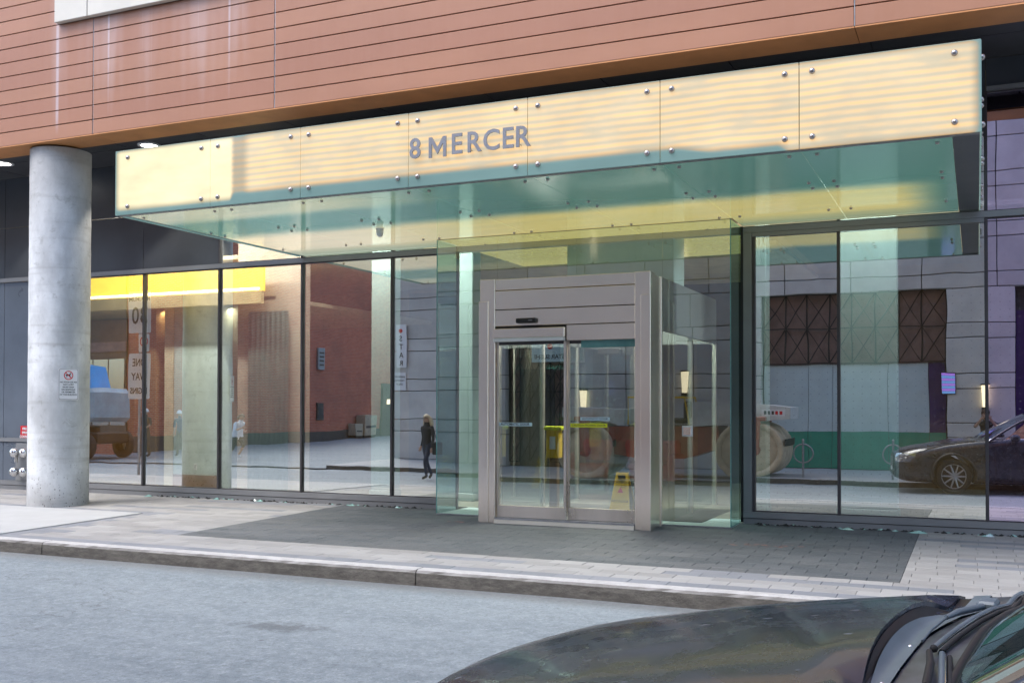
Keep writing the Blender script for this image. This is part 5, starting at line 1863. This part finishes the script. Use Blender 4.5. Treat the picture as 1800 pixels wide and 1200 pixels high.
# runner leaning forward
def shirt_tail(root, J):
    q = MB()
    n_ = 18
    rows = []
    for j, (z, rx, ry) in enumerate(((1.36, .19, .13), (1.15, .19, .15), (.98, .22, .17), (.90, .24, .18))):
        rows.append([(rx * math.cos(2 * PI * k / n_), -.08 * (z - .9) * 2 + ry * math.sin(2 * PI * k / n_) + (.06 if j == 3 else 0) * max(0, math.sin(2 * PI * k / n_)), z) for k in range(n_ + 1)])
    q.grid(rows)
    q.build('loose_shirt', wht, root)
figure('person', 'runner in a loose white shirt and dark shorts crossing the side street', base_pose(
    chest=(0, -.12, 1.28, .15), neck=(0, -.19, 1.43, .055), head=(0, -.23, 1.55, .092), crown=(0, -.23, 1.62, .075),
    shl=(-.18, -.13, 1.38, .062), ell=(-.26, .08, 1.20, .042), wrl=(-.24, -.10, 1.06, .03), hal=(-.22, -.17, 1.08, .033),
    shr=(.18, -.15, 1.38, .062), elr=(.25, -.20, 1.14, .042), wrr=(.18, -.40, 1.20, .03), har=(.15, -.47, 1.23, .033),
    knl=(-.10, -.24, .58, .062), anl=(-.11, .02, .28, .042), toel=(-.12, -.08, .16, .038), knr=(.10, .10, .50, .062), anr=(.11, .42, .22, .042), toer=(.11, .38, .08, .038)),
    cset(wht, wht, SK, gsh, gsh, SK, wht), (-23.6, -14.2, -.28), R(100), cap_hair(brownh, .03, .03), shirt_tail, 1.0)
def hardhat(root, hd):
    q = MB()
    q.dome(hd + Vector((0, 0, .03)), (0, 0, 1), .125, 20, 6, 1.0)
    q.disc(hd + Vector((0, -.02, .03)), (0, 0, 1), .15, .012, 20)
    q.build('hard_hat', M['white'], root)
def vest(root, J):
    MB().lathe((0, 0, 0), [(.20, .98), (.205, 1.2), (.20, 1.38)], 18).build('hi_vis_vest', M['int_wood'], root).scale = (1, .75, 1)
figure('person', 'worker in a white hard hat and dark clothes nearest the sign post', base_pose(ell=(-.26, -.06, 1.14, .046), wrl=(-.20, -.25, 1.05, .032), hal=(-.17, -.32, 1.06, .034)),
       cset(brn, brn, SK, brn, brn, brn, blk), (-28.3, -14.8, -.2), R(170), hardhat, None, 1.04)
figure('person', 'worker in a white hard hat and navy shirt standing further right', base_pose(), cset(nvy, nvy, SK, brn, brn, brn, blk), (-27.4, -15.6, -.2), R(150), hardhat, None, 1.0)
# photographer behind the camera
figure('person', 'photographer in dark clothes with raised bare arms behind the car', base_pose(
    ell=(-.27, -.10, 1.26, .046), wrl=(-.12, -.26, 1.46, .032), hal=(-.08, -.30, 1.52, .034), elr=(.27, -.10, 1.26, .046), wrr=(.12, -.26, 1.46, .032), har=(.08, -.30, 1.52, .034)),
    cset(blk, blk, SK, blk, jean, jean, blk), (.22, -15.42, -.15), R(180), cap_hair(brownh, .0, .02), None, 1.03)

# ---- sign post at the near kerb (its faces are read only in the glass)
sp_ = empty('street_sign_post', (-19.65, -5.45, -.08), 'metal post with speed limit, no turn and one way signs at the kerb', 'sign post')
MB().cbox(-19.68, -19.62, -5.48, -5.44, -.1, 4.75, .004).build('post', M['galv'], sp_)
def plate(x, z0, z1, hw, name='sign_plate'):
    q = MB().prism([(p[0] + x, p[1] + (z0 + z1) / 2) for p in rrect(hw, (z1 - z0) / 2, .04)], -5.435, -5.43).build(name, M['white'], sp_)
    return q
s1 = plate(-19.65, 3.55, 4.62, .37)
text('MAXIMUM', .15, M['ink'], (-19.65, -5.425, 4.42), s1, rot=(PI / 2, 0, PI), ext=.001, fat=.003)
text('30', .62, M['ink'], (-19.65, -5.425, 3.98), s1, rot=(PI / 2, 0, PI), ext=.001, fat=.006, sx=.9)
s2 = plate(-19.50, 3.06, 3.52, .17)
q = ringmesh(0, 0, .13, .10, 0)
r_ = q.build('red_ring', M['red'], s2, origin=(0, 0, 0)); place(r_, (-19.50, -5.425, 3.33), s2)
text('P', .15, M['ink'], (-19.50, -5.424, 3.33), s2, rot=(PI / 2, 0, PI), ext=.001, fat=.004)
s3 = plate(-19.65, 1.86, 3.02, .36)
for i, t_ in enumerate(('ONE', 'WAY', 'BEGINS')):
    text(t_, .27 if i < 2 else .22, M['ink'], (-19.65, -5.425, 2.78 - i * .36), s3, rot=(PI / 2, 0, PI), ext=.001, fat=.004, sx=.8)

# ---- bicycle racks
def rack(x, y, lab):
    o = empty('bicycle_rack', (x, y, -.15), lab, 'bike rack', 'ring and post bicycle racks')
    MB().tube([(x, y, -.16), (x, y, .82)], .028, 10).build('post', M['galv'], o)
    MB().tube([(x + .24 * math.cos(t), y, .48 + .24 * math.sin(t)) for t in [2 * PI * k / 24 for k in range(25)]], .02, 8).build('ring', M['galv'], o)
    MB().dome((x, y, .82), (0, 0, 1), .035, 10, 4, 1).build('cap', M['galv'], o)
rack(-4.12, -12.75, 'ring and post bicycle rack standing left of the other, next to the roller')
rack(-1.95, -12.95, 'ring and post bicycle rack just beyond the nose of the black car')

# ---- road roller
rl = empty('road_roller', (0, 0, 0), 'orange and white tandem road roller parked across the street', 'roller')
LX = 6.0
def drum(x):
    d_ = MB().lathe((x, 0, .78), [(0, -.95), (.60, -.95), (.62, -.93), (.62, -.97), (.765, -.98), (.78, -.96), (.78, .96), (.765, .98), (.62, .97), (.62, .93), (.60, .95), (0, .95)], 48, 'Y').build('drum', M['drum'], rl)
    for s in (-1, 1):
        MB().disc((x, s * .97, .78), (0, 1, 0), .16, .06, 20).build('hub', M['machine'], d_)
        MB().prism([(x - .12, .66), (x + .12, .66), (x + .16, 1.62), (x - .16, 1.62)], s * 1.0, s * 1.07).build('yoke_arm', M['machine'], rl)
    MB().cbox(x - .30, x + .30, -1.07, 1.07, 1.60, 1.72, .02).build('yoke_top', M['machine'], rl)
    MB().box(x + .80, x + .83, -.9, .9, .9, 1.1).build('scraper', M['iron'], rl)
drum(.85); drum(5.0)
MB().prism([(1.2, .75), (2.6, .55), (3.3, .55), (4.3, .85), (4.25, 1.45), (1.25, 1.45)], -.72, .72).build('frame', M['machine'], rl)
MB().prism([(3.55, 1.44), (5.95, 1.66), (5.95, 1.98), (5.3, 2.06), (3.55, 2.12)], -.80, .80).build('engine_hood', M['machinewhite'], rl)
MB().prism([(.15, 1.70), (1.9, 1.50), (1.9, 1.92), (.15, 1.98)], -.72, .72).build('front_hood', M['machinewhite'], rl)
for s in (-1, 1):
    b_ = MB().box(5.15, 5.80, s * .803 - .002, s * .803 + .002, 1.74, 1.92).build('badge_plate', M['white'], rl)
    for k in range(5):
        MB().box(5.22 + k * .11, 5.29 + k * .11, s * .807 - .002, s * .807 + .002, 1.78, 1.88).build('badge_mark', M['red'] if k > 2 else M['ink'], b_)
MB().cbox(2.0, 3.5, -.70, .70, 1.42, 1.50, .02).build('platform', M['iron'], rl)
MB().cbox(2.75, 3.25, -.28, .28, 1.52, 1.68, .05).build('seat', M['int_dark'], rl)
MB().cbox(3.18, 3.32, -.28, .28, 1.66, 2.15, .05).build('seat_back', M['int_dark'], rl)
MB().tube([(2.2, 0, 1.5), (2.35, 0, 2.1)], .05, 8).build('steering_column', M['iron'], rl)
MB().tube([(2.38 + .08 * math.cos(t), .22 * math.sin(t), 2.14 + .06 * math.cos(t)) for t in [2 * PI * k / 18 for k in range(19)]], .016, 6).build('steering_wheel', M['iron'], rl)
for s in (-1, 1):
    MB().tube([(2.0, s * .68, 1.5), (2.0, s * .68, 2.25), (3.3, s * .68, 2.25), (3.45, s * .68, 1.5)], .025, 8).build('hand_rail', M['yellow'], rl)
RSC = .93
rl.location = (-9.95, -13.25, -.165)
rl.scale = (RSC, .82, RSC)

# ---- boom lift
bl_ = empty('boom_lift', (0, 0, 0), 'pale blue boom lift with bright blue cover parked at the corner', 'boom lift')
MB().cbox(-1.9, 1.3, -.75, .75, .55, .95, .05).build('chassis', M['iron'], bl_)
for x in (-1.35, .85):
    for s in (-1, 1):
        w_ = MB().lathe((x, s * .95, .48), [(.25, -.16), (.42, -.16), (.48, -.11), (.48, .11), (.42, .16), (.25, .16)], 28, 'Y').build('wheel', M['rubber'], bl_)
        MB().lathe((x, s * .95 , .48), [(.26, -.165), (.20, -.10), (0, -.10)] if s < 0 else [(.26, .165), (.20, .10), (0, .10)], 20, 'Y').build('rim', M['machinewhite'], w_)
MB().disc((-.2, 0, 1.05), (0, 0, 1), .6, .2, 24).build('turntable', M['iron'], bl_)
MB().cbox(-1.6, -.5, -.70, .70, .98, 1.32, .04).build('orange_guard', M['machine'], bl_)
cw = MB().cbox(-2.2, 1.25, -1.0, 1.0, 1.32, 2.55, .16)
cwo = cw.build('counterweight', M['lightblue'], bl_)
pb = MB().box(-.55, .95, .998, 1.003, 1.74, 1.98).build('name_plate', M['white'], bl_)
text('Genie', .30, M['ink'], (.25, 1.006, 2.15), cwo, rot=(PI / 2, 0, PI), ext=.002, fat=.003)
MB().box(-.5, .9, 1.003, 1.006, 1.84, 1.88).build('plate_lettering', M['ink'], pb)
MB().disc((.3, 1.0, 1.50), (0, 1, 0), .06, .02, 12).build('tail_lamp', M['red'], bl_)
MB().prism([(-2.6, 2.56), (.75, 2.56), (.45, 3.35), (-.7, 3.5), (-2.6, 3.9)], -.45, .45).build('boom_cover', M['blue'], bl_)
MB().tube([(-2.4, 0, 3.5), (-6.5, 0, 6.2)], .22, 8).build('boom', M['blue'], bl_)
MB().tube([(-6.5, 0, 6.2), (-9.0, 0, 5.2)], .14, 8).build('jib', M['blue'], bl_)
MB().cbox(-10.2, -9.0, -.8, .8, 4.5, 4.6, .02).build('basket_floor', M['iron'], bl_)
for s in (-1, 1):
    MB().tube([(-10.2, s * .8, 4.6), (-10.2, s * .8, 5.6), (-9.0, s * .8, 5.6), (-9.0, s * .8, 4.6)], .025, 6).build('basket_rail', M['galv'], bl_)
bl_.location = (-30.0, -13.6, -.22)
